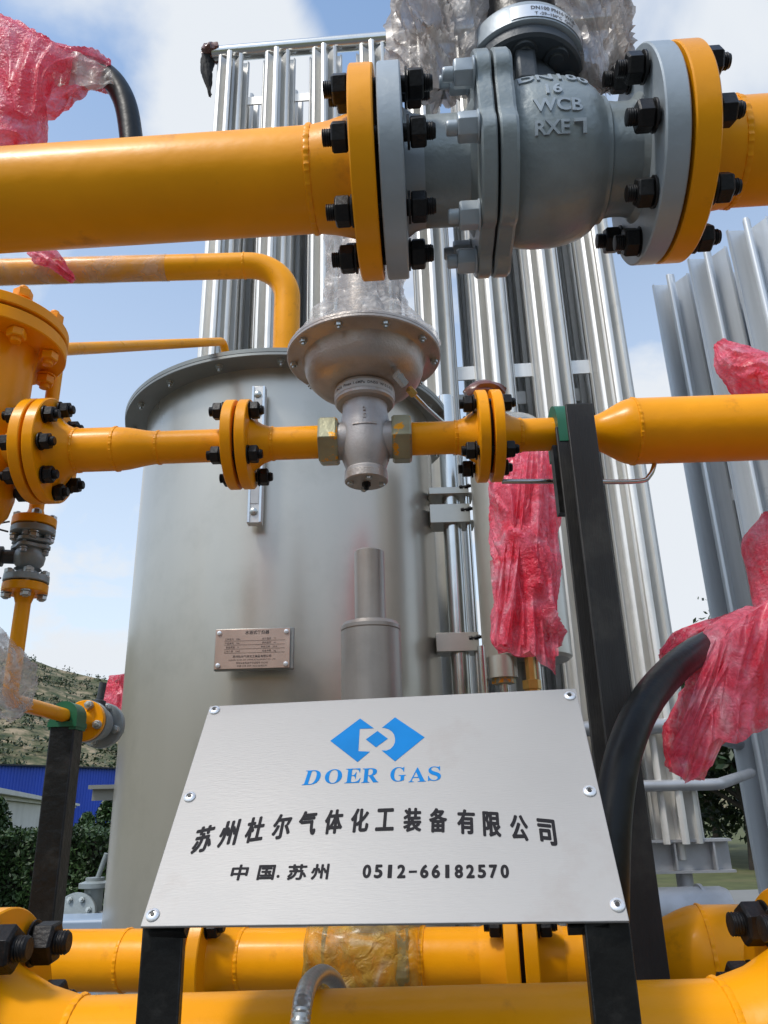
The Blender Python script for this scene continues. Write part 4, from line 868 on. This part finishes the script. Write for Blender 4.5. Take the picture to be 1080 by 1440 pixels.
# raised casting letters on the body, facing the camera side
def cast_text():
    mb = MB(); c0 = sb + .042
    def put(s, size, phi, s_mid=c0, k=1.0):
        vs, fs = text_geo(s, size, .0016, .00045, 3); T = frame(U(0), UX)
        out = []
        for v in vs:
            a = phi + (v[1] - size * .35) / .087; ss = s_mid + v[0] * k; sl = ss - sb
            R = np.interp(sl, [0, .008, .025, .045, .063, .078, .088, .0935, .1], [.080, .0845, .0865, .0865, .084, .079, .072, .0655, .062]) + .0002 + v[2]
            out.append(U(ss) + (Vector((UX.y, -UX.x, 0)).normalized() * math.cos(a) + Vector((0, 0, 1)) * math.sin(a)) * R)
        mb.add(out, fs)
    put('DN100', .0235, math.radians(26), k=1.02); put('16', .0195, math.radians(9), c0 - .004); put('WCB', .0205, math.radians(-5)); put('RXE', .0195, math.radians(-21), c0 - .008)
    # last character: a corner stroke
    for (x0, x1, y0, y1) in ((.0140, .0255, .0105, .0138), (.0222, .0255, -.001, .0105)):
        vs = []
        for x in (x0, x1):
            for y in (y0, y1):
                for h in (-.001, .0018):
                    a = math.radians(-21) + (y - .0068) / .087; R = .0862 + h; vs.append(U(c0 + x) + (Vector((UX.y, -UX.x, 0)).normalized() * math.cos(a) + Vector((0, 0, 1)) * math.sin(a)) * R)
        mb.add(vs, [(0, 1, 3, 2), (4, 6, 7, 5), (0, 4, 5, 1), (2, 3, 7, 6), (0, 2, 6, 4), (1, 5, 7, 3)])
    return mb
part('cast_lettering', cast_text(), 'valve_lt', t)
# bonnet, mounting disc, stem
bc_ = U(sb + .030); BZ = ZU - .018; FB = frame((bc_.x, bc_.y, BZ), (0, 0, 1)); bl = lambda pr, **k: lathe(MB(), pr, FB, k.pop('seg', 72), **k)
part('bonnet', bl([(.030, .07), (.034, .085), (.036, .10), (.040, .118), (.030, .150)]), 'valve_dk', t)
part('mounting_disc', bl([(.02, .136), (.061, .136), (.064, .139), (.064, .150), (.062, .152), (.02, .152)]), 'valve_dk', t)
mb = MB()
for a in (-.9, -1.75, -2.6, -.1):
    x = bc_.x + .045 * math.cos(a); y = bc_.y + .045 * math.sin(a); lathe(mb, [(.013, -.003), (.014, 0)], frame((x, y, BZ + .136), (0, 0, 1)), 32); lathe(mb, [(.0075, -.0055), (.0085, -.003)], frame((x, y, BZ + .136), (0, 0, 1)), 24)
part('disc_boss', mb, 'valve_dk', t)
mb = MB(); box(mb, (bc_.x - .008, bc_.y - .035, BZ + .115), (.022, .03, .05)); part('rib', mb, 'valve_dk', t, bevel=.004)
part('top_case', bl([(.064, .1525), (.068, .154), (.068, .178), (.064, .186), (.040, .19)]), 'valve_lt', t)
mb = MB(); n = 24; a0, a1 = -PI / 2 - .35, -PI / 2 + 1.05; vs = []
for i in range(n + 1):
    a = a0 + (a1 - a0) * i / n
    for z in (.157, .175): vs.append((bc_.x + .0688 * math.cos(a), bc_.y + .0688 * math.sin(a), BZ + z))
mb.add(vs, [(2 * i, 2 * i + 2, 2 * i + 3, 2 * i + 1) for i in range(n)]); part('data_strip', mb, 'rivet', t)
mb = MB()
for (s, z, sz) in (('DN100 PN16 WCB', .167, .007), ('T -29~150°C  Q41F', .159, .006)):
    vs, fs = text_geo(s, sz, 0, .0001, 2); mb.add([(bc_.x + .0692 * math.cos(-PI / 2 + .38 + v[0] / .069), bc_.y + .0692 * math.sin(-PI / 2 + .38 + v[0] / .069), BZ + z + v[1]) for v in vs], fs)
part('strip_lettering', mb, 'cardink', t, smooth=0)
part('stem', bl([(.045, .188), (.045, .25), (.030, .26), (.030, .36), (.01, .37)]), 'post', t)
c = Vector((bc_.x, bc_.y, ZU))
for (nm, lab, pts, rr, sd_) in (('valve_film', 'crumpled clear plastic film bunched left of the large valve stem', [c + Vector((-.095, -.02, .095)), c + Vector((-.10, -.01, .13)), c + Vector((-.10, 0, .18)), c + Vector((-.09, 0, .26)), c + Vector((-.06, 0, .36))], [.008, .026, .042, .05, .06], 2),
                                ('valve_film', 'crumpled clear plastic film hanging right of the large valve stem', [c + Vector((.088, -.0, .105)), c + Vector((.088, -.01, .14)), c + Vector((.088, 0, .19)), c + Vector((.08, 0, .26)), c + Vector((.05, 0, .36))], [.006, .018, .036, .046, .06], 5)):
    mb = MB(); crumple(mb, pts, rr, .017, 17, seg=96, per=12, ridge=.9, seed=sd_, fine=.12, folds=3.4, twist=3.0); solid(nm, mb, 'valvefilm', lab, 'film')

# ================================================================== BLACK HOSES AND RED BUBBLE WRAP
def pw_(pts): return [P(*q[:2], Y=q[2]) for q in pts]
mb = MB(); pth = spline(pw_([(60, 88, .86), (110, 92, .86), (150, 106, .86), (174, 140, .86), (184, 190, .86), (186, 240, .86), (186, 285, .86)]), 10); tube(mb, pth, .0165, 28)
# runs down behind the pipes to the lower line
t = thing('hose', 'curved black rubber hose arching out of red wrap above the big pipe at top left', 'hose', tuple(P(186, 285, Y=.86))); part('hose', mb, 'hose', t)
def wrap(label, name, pts, rpx, amp, seed, freq=13, ridge=.6, m='redwrap', per=12, seg=84):
    mb = MB(); pp_ = pw_(pts); rr = []
    for p, r in zip(pp_, rpx): rr.append(r / FPX * abs((ROT.transposed() @ (p - EYE)).z))
    crumple(mb, pp_, rr, amp, freq, seg=seg, per=per, ridge=ridge, seed=seed); return solid(name, mb, m, label, 'wrap')
w1_ = wrap('crumpled red bubble wrap bundle around the hose end in the top left corner', 'bubble_wrap', [(-60, 70, .88), (10, 95, .88), (55, 110, .87), (95, 103, .86), (125, 100, .86), (152, 112, .86)], [70, 58, 48, 30, 22, 16], .010, 1)
wrap('rounded pink bubble wrap lump resting on the big yellow pipe at the left edge', 'bubble_wrap', [(0, 118, .86), (6, 150, .86), (6, 185, .85), (4, 214, .84)], [34, 52, 52, 36], .006, 4, ridge=.3)
mb = MB(); pth = spline(pw_([(1040, 893, 1.30), (1006, 902, 1.25), (960, 930, 1.14), (912, 982, 1.06), (880, 1050, 1.01), (864, 1130, .985), (858, 1230, .97), (856, 1330, .965)]), 10); tube(mb, pth, .0218, 36)
t = thing('hose', 'thick black rubber hose bending out of red wrap beside the sign at right', 'hose', tuple(pth[-1])); part('hose', mb, 'hose', t)
w2_ = wrap('large red bubble wrap bundle with a drooping flap around the thick hose at right', 'bubble_wrap', [(1180, 900, 1.25), (1105, 925, 1.25), (1050, 935, 1.22), (1005, 985, 1.18), (975, 1035, 1.15), (962, 1088, 1.15)], [85, 82, 66, 44, 33, 20], .011, 7)
wrap('thin red bubble wrap flap lying along the top of the thick hose at right', 'bubble_wrap', [(1060, 880, 1.33), (1010, 893, 1.33), (965, 903, 1.3), (932, 922, 1.28)], [28, 20, 15, 5], .006, 9)
wrap('red bubble wrap knob standing above the large bundle at the right edge', 'bubble_wrap', [(1090, 730, 1.3), (1080, 770, 1.3), (1082, 810, 1.3), (1092, 860, 1.3)], [20, 34, 28, 28], .006, 12, ridge=.3)
wrap('pointed red bubble wrap bundle above the wide yellow pipe at the right edge', 'bubble_wrap', [(1008, 484, 1.32), (1030, 508, 1.32), (1062, 530, 1.32), (1110, 560, 1.32)], [6, 26, 36, 44], .010, 15)
w3_ = wrap('long red bubble wrap hanging over the grey column behind the black post', 'bubble_wrap', [(756, 620, 1.98), (744, 678, 1.98), (738, 730, 1.98), (740, 790, 1.96), (740, 850, 1.95), (742, 890, 1.95), (746, 912, 1.95)], [22, 44, 46, 46, 40, 42, 34], .024, 21, freq=7)

def flap(par, a, b, amp, nf, seed, m='redwrap', **k):
    mb = MB(); sheet(mb, pw_(a), pw_(b), amp, nf, seed, **k); part('loose_flap', mb, m, par, smooth=180)
flap(w3_, [(716, 640, 1.90), (745, 636, 1.88), (778, 640, 1.92)], [(694, 908, 1.90), (730, 915, 1.87), (785, 925, 1.90)], .022, 5, 3)
flap(w3_, [(684, 676, 1.92), (720, 672, 1.88), (770, 672, 1.9)], [(712, 742, 1.92), (735, 800, 1.87), (776, 850, 1.88)], .016, 4, 8)
flap(w3_, [(688, 790, 1.92), (725, 775, 1.88), (770, 780, 1.9)], [(700, 905, 1.94), (740, 916, 1.86), (782, 948, 1.90)], .018, 5, 12)
flap(w2_, [(1000, 905, 1.13), (1040, 872, 1.12), (1100, 835, 1.13)], [(936, 1060, 1.12), (958, 1103, 1.10), (1000, 1078, 1.12)], .012, 4, 5)
flap(w2_, [(1010, 900, 1.12), (1045, 880, 1.10), (1110, 860, 1.12)], [(990, 1050, 1.12), (1040, 1040, 1.09), (1110, 1000, 1.12)], .014, 4, 9)
flap(w1_, [(-20, 35, .82), (40, 50, .80), (110, 72, .82)], [(-20, 135, .83), (40, 160, .81), (96, 120, .83)], .010, 4, 15)
flap(w1_, [(60, 78, .84), (105, 76, .83), (156, 100, .84)], [(66, 120, .84), (100, 124, .83), (160, 118, .84)], .006, 4, 19, m='valvefilm')

# ================================================================== LOWER LINE
ZL = 1.4 - .2
def LQ(px): return P(px, 1350, Z=ZL)
LX = (LQ(900) - LQ(200)).normalized(); lr = .041
jA = LQ(287); jB = LQ(735)
t = chain('pipe_spool', 'yellow pipe of the lower line left of the sign, ending in a flange', 'yellow', [
    ('pipe_run', lambda mb: tube(mb, [LQ(40) - LX * .5, jA - LX * .02], lr, 48)),
    ('flange', lambda mb: flange_mb(jA - LX * .022, LX, .088, .019, .054, .035, lr, mb=mb)),
    ('weld_bead', [lambda mb: weld(mb, LQ(70), LX, lr, .003), lambda mb: weld(mb, LQ(178), LX, lr, .003)])], org=LQ(150))
gasket(t, jA - LX * .003, LX, .068, .006); studs(t, jA, LX, .070, 4, PI / 4, .044, .0175, .0155, .011)
t = chain('pipe_spool', 'yellow pipe of the lower line between its left flange and the film covered regulator', 'yellow', [
    ('flange', lambda mb: flange_mb(jA + LX * .022, -LX, .088, .019, .054, .035, lr, mb=mb)),
    ('pipe_run', lambda mb: tube(mb, [jA + LX * .03, LQ(470)], lr, 48)),
    ('weld_bead', lambda mb: weld(mb, jA + LX * .06, LX, lr, .003))], org=LQ(380))
t = chain('pipe_spool', 'yellow pipe of the lower line between the film covered regulator and its right flange', 'yellow', [
    ('pipe_run', lambda mb: tube(mb, [LQ(560), jB - LX * .02], lr, 48)),
    ('flange', lambda mb: flange_mb(jB - LX * .022, LX, .088, .019, .054, .035, lr, mb=mb)),
    ('weld_bead', lambda mb: weld(mb, LQ(596), LX, lr, .004))], org=LQ(650))
gasket(t, jB - LX * .003, LX, .068, .006); studs(t, jB, LX, .070, 4, PI / 4, .044, .0175, .0155, .011)
mb = MB(); c = jB + Vector((0, -.02, .083)); crumple(mb, [c - LX * .05, c - LX * .02 + Vector((0, 0, .004)), c + LX * .012], [.006, .016, .010], .010, 40, seg=24, per=6); part('tape_flap', mb, 'brown_film', t)
t = chain('pipe_spool', 'yellow pipe of the lower line right of the sign widening towards the right edge', 'yellow', [
    ('flange', lambda mb: flange_mb(jB + LX * .022, -LX, .088, .019, .054, .035, lr, mb=mb)),
    ('pipe_run', lambda mb: tube(mb, [jB + LX * .03, LQ(908)], lr, 48)),
    ('reducer', lambda mb: reducer(mb, LQ(900), LX, lr, .066, .085)),
    ('wide_run', lambda mb: tube(mb, [LQ(900) + LX * .0845, LQ(900) + LX * .9], .066, 64)),
    ('weld_bead', [lambda mb: weld(mb, LQ(900), LX, lr, .003), lambda mb: weld(mb, LQ(900) + LX * .085, LX, .066, .003)])], org=LQ(850))
# lower regulator: yellow body under film, tall grey spring housing
lc = LQ(515); LZc = P(522, 975, Y=lc.y).z
t = thing('pressure_regulator', 'tall taupe two-step cylinder housing rising from the film covered regulator behind the sign', 'regulator', tuple(lc))
hx = P(522, 930, Y=lc.y).x; zb_ = P(522, 889, Y=lc.y).z; zt_ = P(522, 775, Y=lc.y).z; k = P(565, 930, Y=lc.y).x - P(480, 930, Y=lc.y).x; r1_ = k / 2; r2_ = (P(543, 820, Y=lc.y).x - P(500, 820, Y=lc.y).x) / 2
HF = frame((hx, lc.y, 0), (0, 0, 1))
mb = MB(); lathe(mb, [(r1_, ZL + .04), (r1_, zb_), (r1_ - .0015, zb_ + .001)], HF, 64); part('spring_housing', mb, 'cylmetal', t)
mb = MB(); lathe(mb, [(r1_ - .0015, zb_ + .001), (r1_, zb_ + .0025), (r1_, zb_ + .008), (r1_ - .004, zb_ + .014), (r2_ + .002, zb_ + .018)], HF, 64); part('housing_cap', mb, 'cylmetal', t)
mb = MB(); lathe(mb, [(r2_, zb_ + .016), (r2_, zt_ - .003), (r2_ - .003, zt_)], HF, 48); part('top_tube', mb, 'cylmetal', t)
mb = MB(); lathe(mb, [(.045, -.052), (.054, -.048), (.056, -.04), (.056, .04), (.054, .048), (.045, .052)], frame(LQ(476), LX) @ Matrix.Translation((0, 0, .045)) if False else frame(LQ(515), LX), 48); part('body', mb, 'yellow2', t)
mb = MB(); lathe(mb, [(.030, -.07), (.034, -.068), (.034, .03)], frame((lc.x, lc.y, ZL), (0, 0, 1)), 32); part('bottom_plug', mb, 'sandblast', t)
for i in (470, 560): part('union_nut', hexnut(LQ(i), .03, .092), 'nutmetal', t, bevel=.001)
mb = MB(); crumple(mb, [LQ(436), LQ(450), LQ(515), LQ(585), LQ(596)], [.045, .060, .062, .060, .045], .0065, 18, seg=96, per=16, ridge=.4, seed=3); solid('regulator_film', mb, 'amberfilm', 'clear yellowish film wound tightly round the lower regulator below the sign', 'film')

# ================================================================== FRONT PIPE
FZ = 1.4 - .216; FY = .85
fxl = P(36, 1290, Y=.80).x - .036; fxr = P(1062, 1290, Y=.80).x + .050; XX = Vector((1, 0, 0))
t = chain('gas_pipe', 'big yellow pipe across the very bottom between two heavy flanges', 'yellow', [
    ('pipe_run', lambda mb: tube(mb, [(fxl + .07, FY, FZ), (fxr - .07, FY, FZ)], .057, 96)),
    ('flange', lambda mb: flange_mb((fxl, FY, FZ), -XX, .134, .026, .085, .075, .057, mb=mb, seg=128)),
    ('flange', lambda mb: flange_mb((fxr, FY, FZ), XX, .134, .026, .085, .075, .057, mb=mb, seg=128)),
    ('weld_bead', [lambda mb: weld(mb, (fxl + .076, FY, FZ), XX, .057, .004), lambda mb: weld(mb, (fxr - .076, FY, FZ), XX, .057, .004)])], org=(0, FY, FZ - .06))
for (x, s) in ((fxl, -1), (fxr, 1)):
    gasket(t, (x + s * .026, FY, FZ), (s, 0, 0), .11, .004)
    for _ in (0,): studs(t, (x + s * .028, FY, FZ), XX, .108, 8, PI / 8 - .08, .056, .0235, .022, .016, key='huge_stud')
t = chain('gas_pipe', 'heavy yellow flange and pipe stub cut by the left edge at the bottom', 'yellow', [
    ('flange', lambda mb: flange_mb((fxl - .056, FY, FZ), XX, .134, .026, .085, .07, .06, mb=mb, seg=96)), ('pipe_run', lambda mb: tube(mb, [(fxl - .9, FY, FZ), (fxl - .12, FY, FZ)], .06, 64))], org=(fxl - .2, FY, FZ))
t = chain('gas_pipe', 'heavy yellow flange and pipe stub cut by the right edge at the bottom', 'yellow', [
    ('flange', lambda mb: flange_mb((fxr + .056, FY, FZ), -XX, .134, .026, .085, .07, .06, mb=mb, seg=96)), ('pipe_run', lambda mb: tube(mb, [(fxr + .12, FY, FZ), (fxr + .9, FY, FZ)], .06, 64))], org=(fxr + .2, FY, FZ))
# pipe stands outside the frame
for (x, y, z, nm) in ((-.75, FY, FZ - .06, 'a'), (.8, FY, FZ - .06, 'b')):
    pass
t = thing('conduit', 'shiny ribbed metal conduit curving over the bottom yellow pipe', 'conduit', tuple(P(424, 1440, Y=.73)))
mb = MB(); pth = spline(pw_([(478, 1392, 1.06), (468, 1376, .98), (453, 1369, .90), (437, 1380, .82), (428, 1400, .765), (423, 1430, .745), (419, 1480, .74), (416, 1600, .74)]), 16)
tube(mb, pth, [.0082 + .0004 * math.sin(i * 1.9) for i in range(len(pth))], 24); part('sleeve', mb, 'conduit', t)

# ================================================================== SIGN
def plate_frame():
    q = [P(295, 993, z=1) - EYE, P(197, 1303, z=1) - EYE, P(885, 1295, z=1) - EYE, P(810, 968, z=1) - EYE]
    Am = np.array([q[0], q[2], -q[3]]).T; s = np.linalg.solve(Am, np.array(q[1] * .64))
    TL, BL, BR = EYE + q[0] * float(s[0]), EYE + q[1] * .64, EYE + q[2] * float(s[1]); return TL, BL, BR
TL, BL, BR = plate_frame(); PE = (BR - BL).normalized(); PN = PE.cross(TL - BL).normalized(); PU = PN.cross(PE)
PW = (BR - BL).length; PH = (TL - BL).dot(PU)
if PN.y > 0: pass
def uv(px, py):
    d = P(px, py, z=1) - EYE; k = (BL - EYE).dot(PN) / d.dot(PN); q = EYE + d * k - BL; return q.dot(PE), q.dot(PU)
NF = PN if PN.dot(EYE - BL) > 0 else -PN
def pl(u, v, h=0): return BL + PE * u + PU * v + NF * h
shx = (TL - BL).dot(PE)
t = thing('company_sign', 'brushed steel company sign with blue diamond logo and Chinese lettering', 'sign', tuple(pl(PW / 2, 0, -.01))); 
mb = MB(); th = .003; cr_ = [(0, 0), (PW, 0), (PW + shx, PH), (shx, PH)]
vs = [pl(u, v, 0) for u, v in cr_] + [pl(u, v, -th) for u, v in cr_]; mb.add(vs, [(0, 1, 2, 3), (7, 6, 5, 4), (0, 4, 5, 1), (1, 5, 6, 2), (2, 6, 7, 3), (3, 7, 4, 0)]); 
org = origin_of(t); me = mesh_of('plate', mb, org, 0); me.materials.append(M['plate']); po = bpy.data.objects.new('plate', me); C.objects.link(po); po.parent = t; po['_org'] = tuple(org)
bv = po.modifiers.new('bevel', 'BEVEL'); bv.width = .0006; bv.segments = 2
mb = MB()
for (a, b) in (((.006, .004), (.006 + shx, PH - .004)), ((PW - .006, .004), (PW - .006 + shx, PH - .004))):
    p, q = pl(*a, -.007), pl(*b, -.007); T = frame(p, q - p, NF); box(mb, (0, 0, (q - p).length / 2), (.012, .007, (q - p).length), T)
part('back_frame', mb, 'post', t, smooth=0)
for (px, py) in ((302, 999), (267, 1121), (215, 1287), (801, 979), (829, 1113), (868, 1273)):
    u, v = uv(px, py); F_ = frame(pl(u, v, .0002), NF); mb = MB(); lathe(mb, [(.0058, 0), (.0056, .0012), (.0042, .0022), (.0030, .0024), (.0024, .0012)], F_, 28); rv = part('rivet', mb, 'rivet', t)
    mb = MB(); lathe(mb, [(.0019, 0), (.0019, .0020)], F_, 14); part('rivet_core', mb, 'hole', rv)
def ink(polys, m, name, h=.0003):
    mb = MB()
    for poly in polys:
        pts = [pl(*uv(*p), h) for p in poly]; mb.add(pts, [tuple(range(len(pts)))])
    return part(name, mb, m, t, smooth=0)
cq = lambda L_: [(450 + x / 5.4, 1000 + y / 5.4) for x, y in L_]
arc = [(455 + 0, 300)]
ink([cq([(78, 227), (305, 57), (410, 132), (302, 136), (292, 305), (380, 309), (285, 388)]),
     cq([(570, 48), (795, 200), (570, 383), (468, 300), (505, 300), (535, 288), (557, 265), (569, 238), (570, 212), (563, 180), (545, 155), (520, 138), (490, 129), (470, 128)]),
     cq([(436, 152), (516, 210), (425, 276), (348, 216)])], 'blue_ink', 'diamond_logo')
def char(mb, s, px, py, wpx, hpx, slope=0.0, h=.0003, bold=.0, shear=0.0):
    """set one glyph: centre, width and height as read off the photo, baseline slope in the sign's plane"""
    vs, fs = text_geo(s, 1.0, 0, 0, 4); x = [v[0] for v in vs]; y = [v[1] for v in vs]
    cx_, cy_ = (min(x) + max(x)) / 2, (min(y) + max(y)) / 2; u0, v0 = uv(px, py); ua, va_ = uv(px + wpx / 2, py); ub, vb_ = uv(px, py - hpx / 2)
    W_ = ((ua - u0) * 2 - 2 * bold) / max(max(x) - min(x), .01); H_ = ((vb_ - v0) * 2 - 2 * bold) / max(max(y) - min(y), .01)
    k = 0
    for (dx, dy) in ([(0, 0)] if not bold else [(0, 0)] + [(math.cos(q * PI / 4) * bold, math.sin(q * PI / 4) * bold) for q in range(8)]):
        out = []
        for v in vs:
            a = (v[0] - cx_) * W_ + dx; b = (v[1] - cy_) * H_ + dy; out.append(pl(u0 + a + b * shear, v0 + b + a * slope, h + k * .000012))
        mb.add(out, fs); k += 1
mb = MB(); row = [('苏', 286, 1180), ('州', 322, 1172), ('杜', 359, 1166.5), ('尔', 396.5, 1162), ('气', 432.5, 1157.5), ('体', 469.5, 1155.5), ('化', 506, 1153.5), ('工', 541.5, 1152.5), ('装', 580, 1153), ('备', 616, 1153.5), ('有', 655.5, 1155.5), ('限', 691.5, 1159), ('公', 730, 1164), ('司', 769, 1170)]
for i, (s, x, y) in enumerate(row):
    k = (x - 541) / 250; a = row[max(i - 1, 0)]; b = row[min(i + 1, 13)]; sl = -((b[2] - a[2]) / (b[1] - a[1])) * .95
    char(mb, s, x, y, 25.5 if s != '工' else 26, 33 + 4 * abs(k) ** 1.2 - (2 if s == '工' else 0), sl, bold=.00078)
part('company_name', mb, 'grey_ink', t, smooth=0)
mb = MB()
for (s, x, y, w2, h2) in (('中', 337, 1227, 24, 22), ('国', 374.5, 1227, 24, 21), ('苏', 418, 1226.5, 27, 22), ('州', 450, 1226, 25, 22)): char(mb, s, x, y, w2, h2, bold=.0005)
char(mb, '.', 391, 1232.5, 4.2, 4.2, bold=.0002)
part('place_line', mb, 'grey_ink', t, smooth=0); mb = MB()
for i, s in enumerate('0512-66182570'):
    x = 516 + i * 16.15; 
    if s == '-': char(mb, s, x, 1226, 11.5, 3.0, bold=.0001)
    elif s == '1': char(mb, s, x, 1225.5, 6, 18.5, bold=.00035)
    else: char(mb, s, x, 1225.5, 12, 19.0, bold=.0006)
part('phone_line', mb, 'grey_ink', t, smooth=0)
mb = MB()
for (s, x, y, w2, sh) in (('D', 439, 1093.5, 23, .12), ('O', 469, 1092, 24, 0), ('E', 496.5, 1091, 22, 0), ('R', 521, 1090.5, 24, 0), ('G', 560, 1089, 22, 0), ('A', 587, 1089.5, 24, 0), ('S', 611, 1088, 18, 0)):
    char(mb, chr(0x1D400 + ord(s) - 65), x, y, w2, 20, 0.01, shear=sh)
part('brand_lettering', mb, 'blue_ink', t, smooth=0)
# sign posts
for (xa, xb, yq, lab) in ((200, 258, 1304, 'black flat steel post carrying the left end of the company sign'), (821, 886, 1297, 'black flat steel post carrying the right end of the company sign')):
    Yp = (BL.y if xa < 500 else BR.y) + .016; a = P(xa, yq, Y=Yp - .006); b = P(xb, yq, Y=Yp - .006)
    t = thing('sign_post', lab, 'post', ((a.x + b.x) / 2, Yp, 0), 'posts of the company sign')
    mb = MB(); zt = a.z + .004; box(mb, ((a.x + b.x) / 2, Yp, zt / 2), (b.x - a.x, .012, zt)); part('post', mb, 'post', t, bevel=.0015)
    mb = MB(); box(mb, ((a.x + b.x) / 2, Yp, .006), (.12, .12, .012)); part('base_plate', mb, 'post', t, smooth=0)
    uu = .020 if xa < 500 else PW - .030; p = pl(uu, .0, -.013); q = pl(uu + shx, PH * .9, -.013)
    mb = MB(); T = frame(p, q - p, NF); box(mb, (0, 0, (q - p).length / 2), (b.x - a.x - .004, .010, (q - p).length), T); part('bracket', mb, 'post', t, smooth=0)
for o in list(bpy.data.objects):
    if '_org' in o: del o['_org']
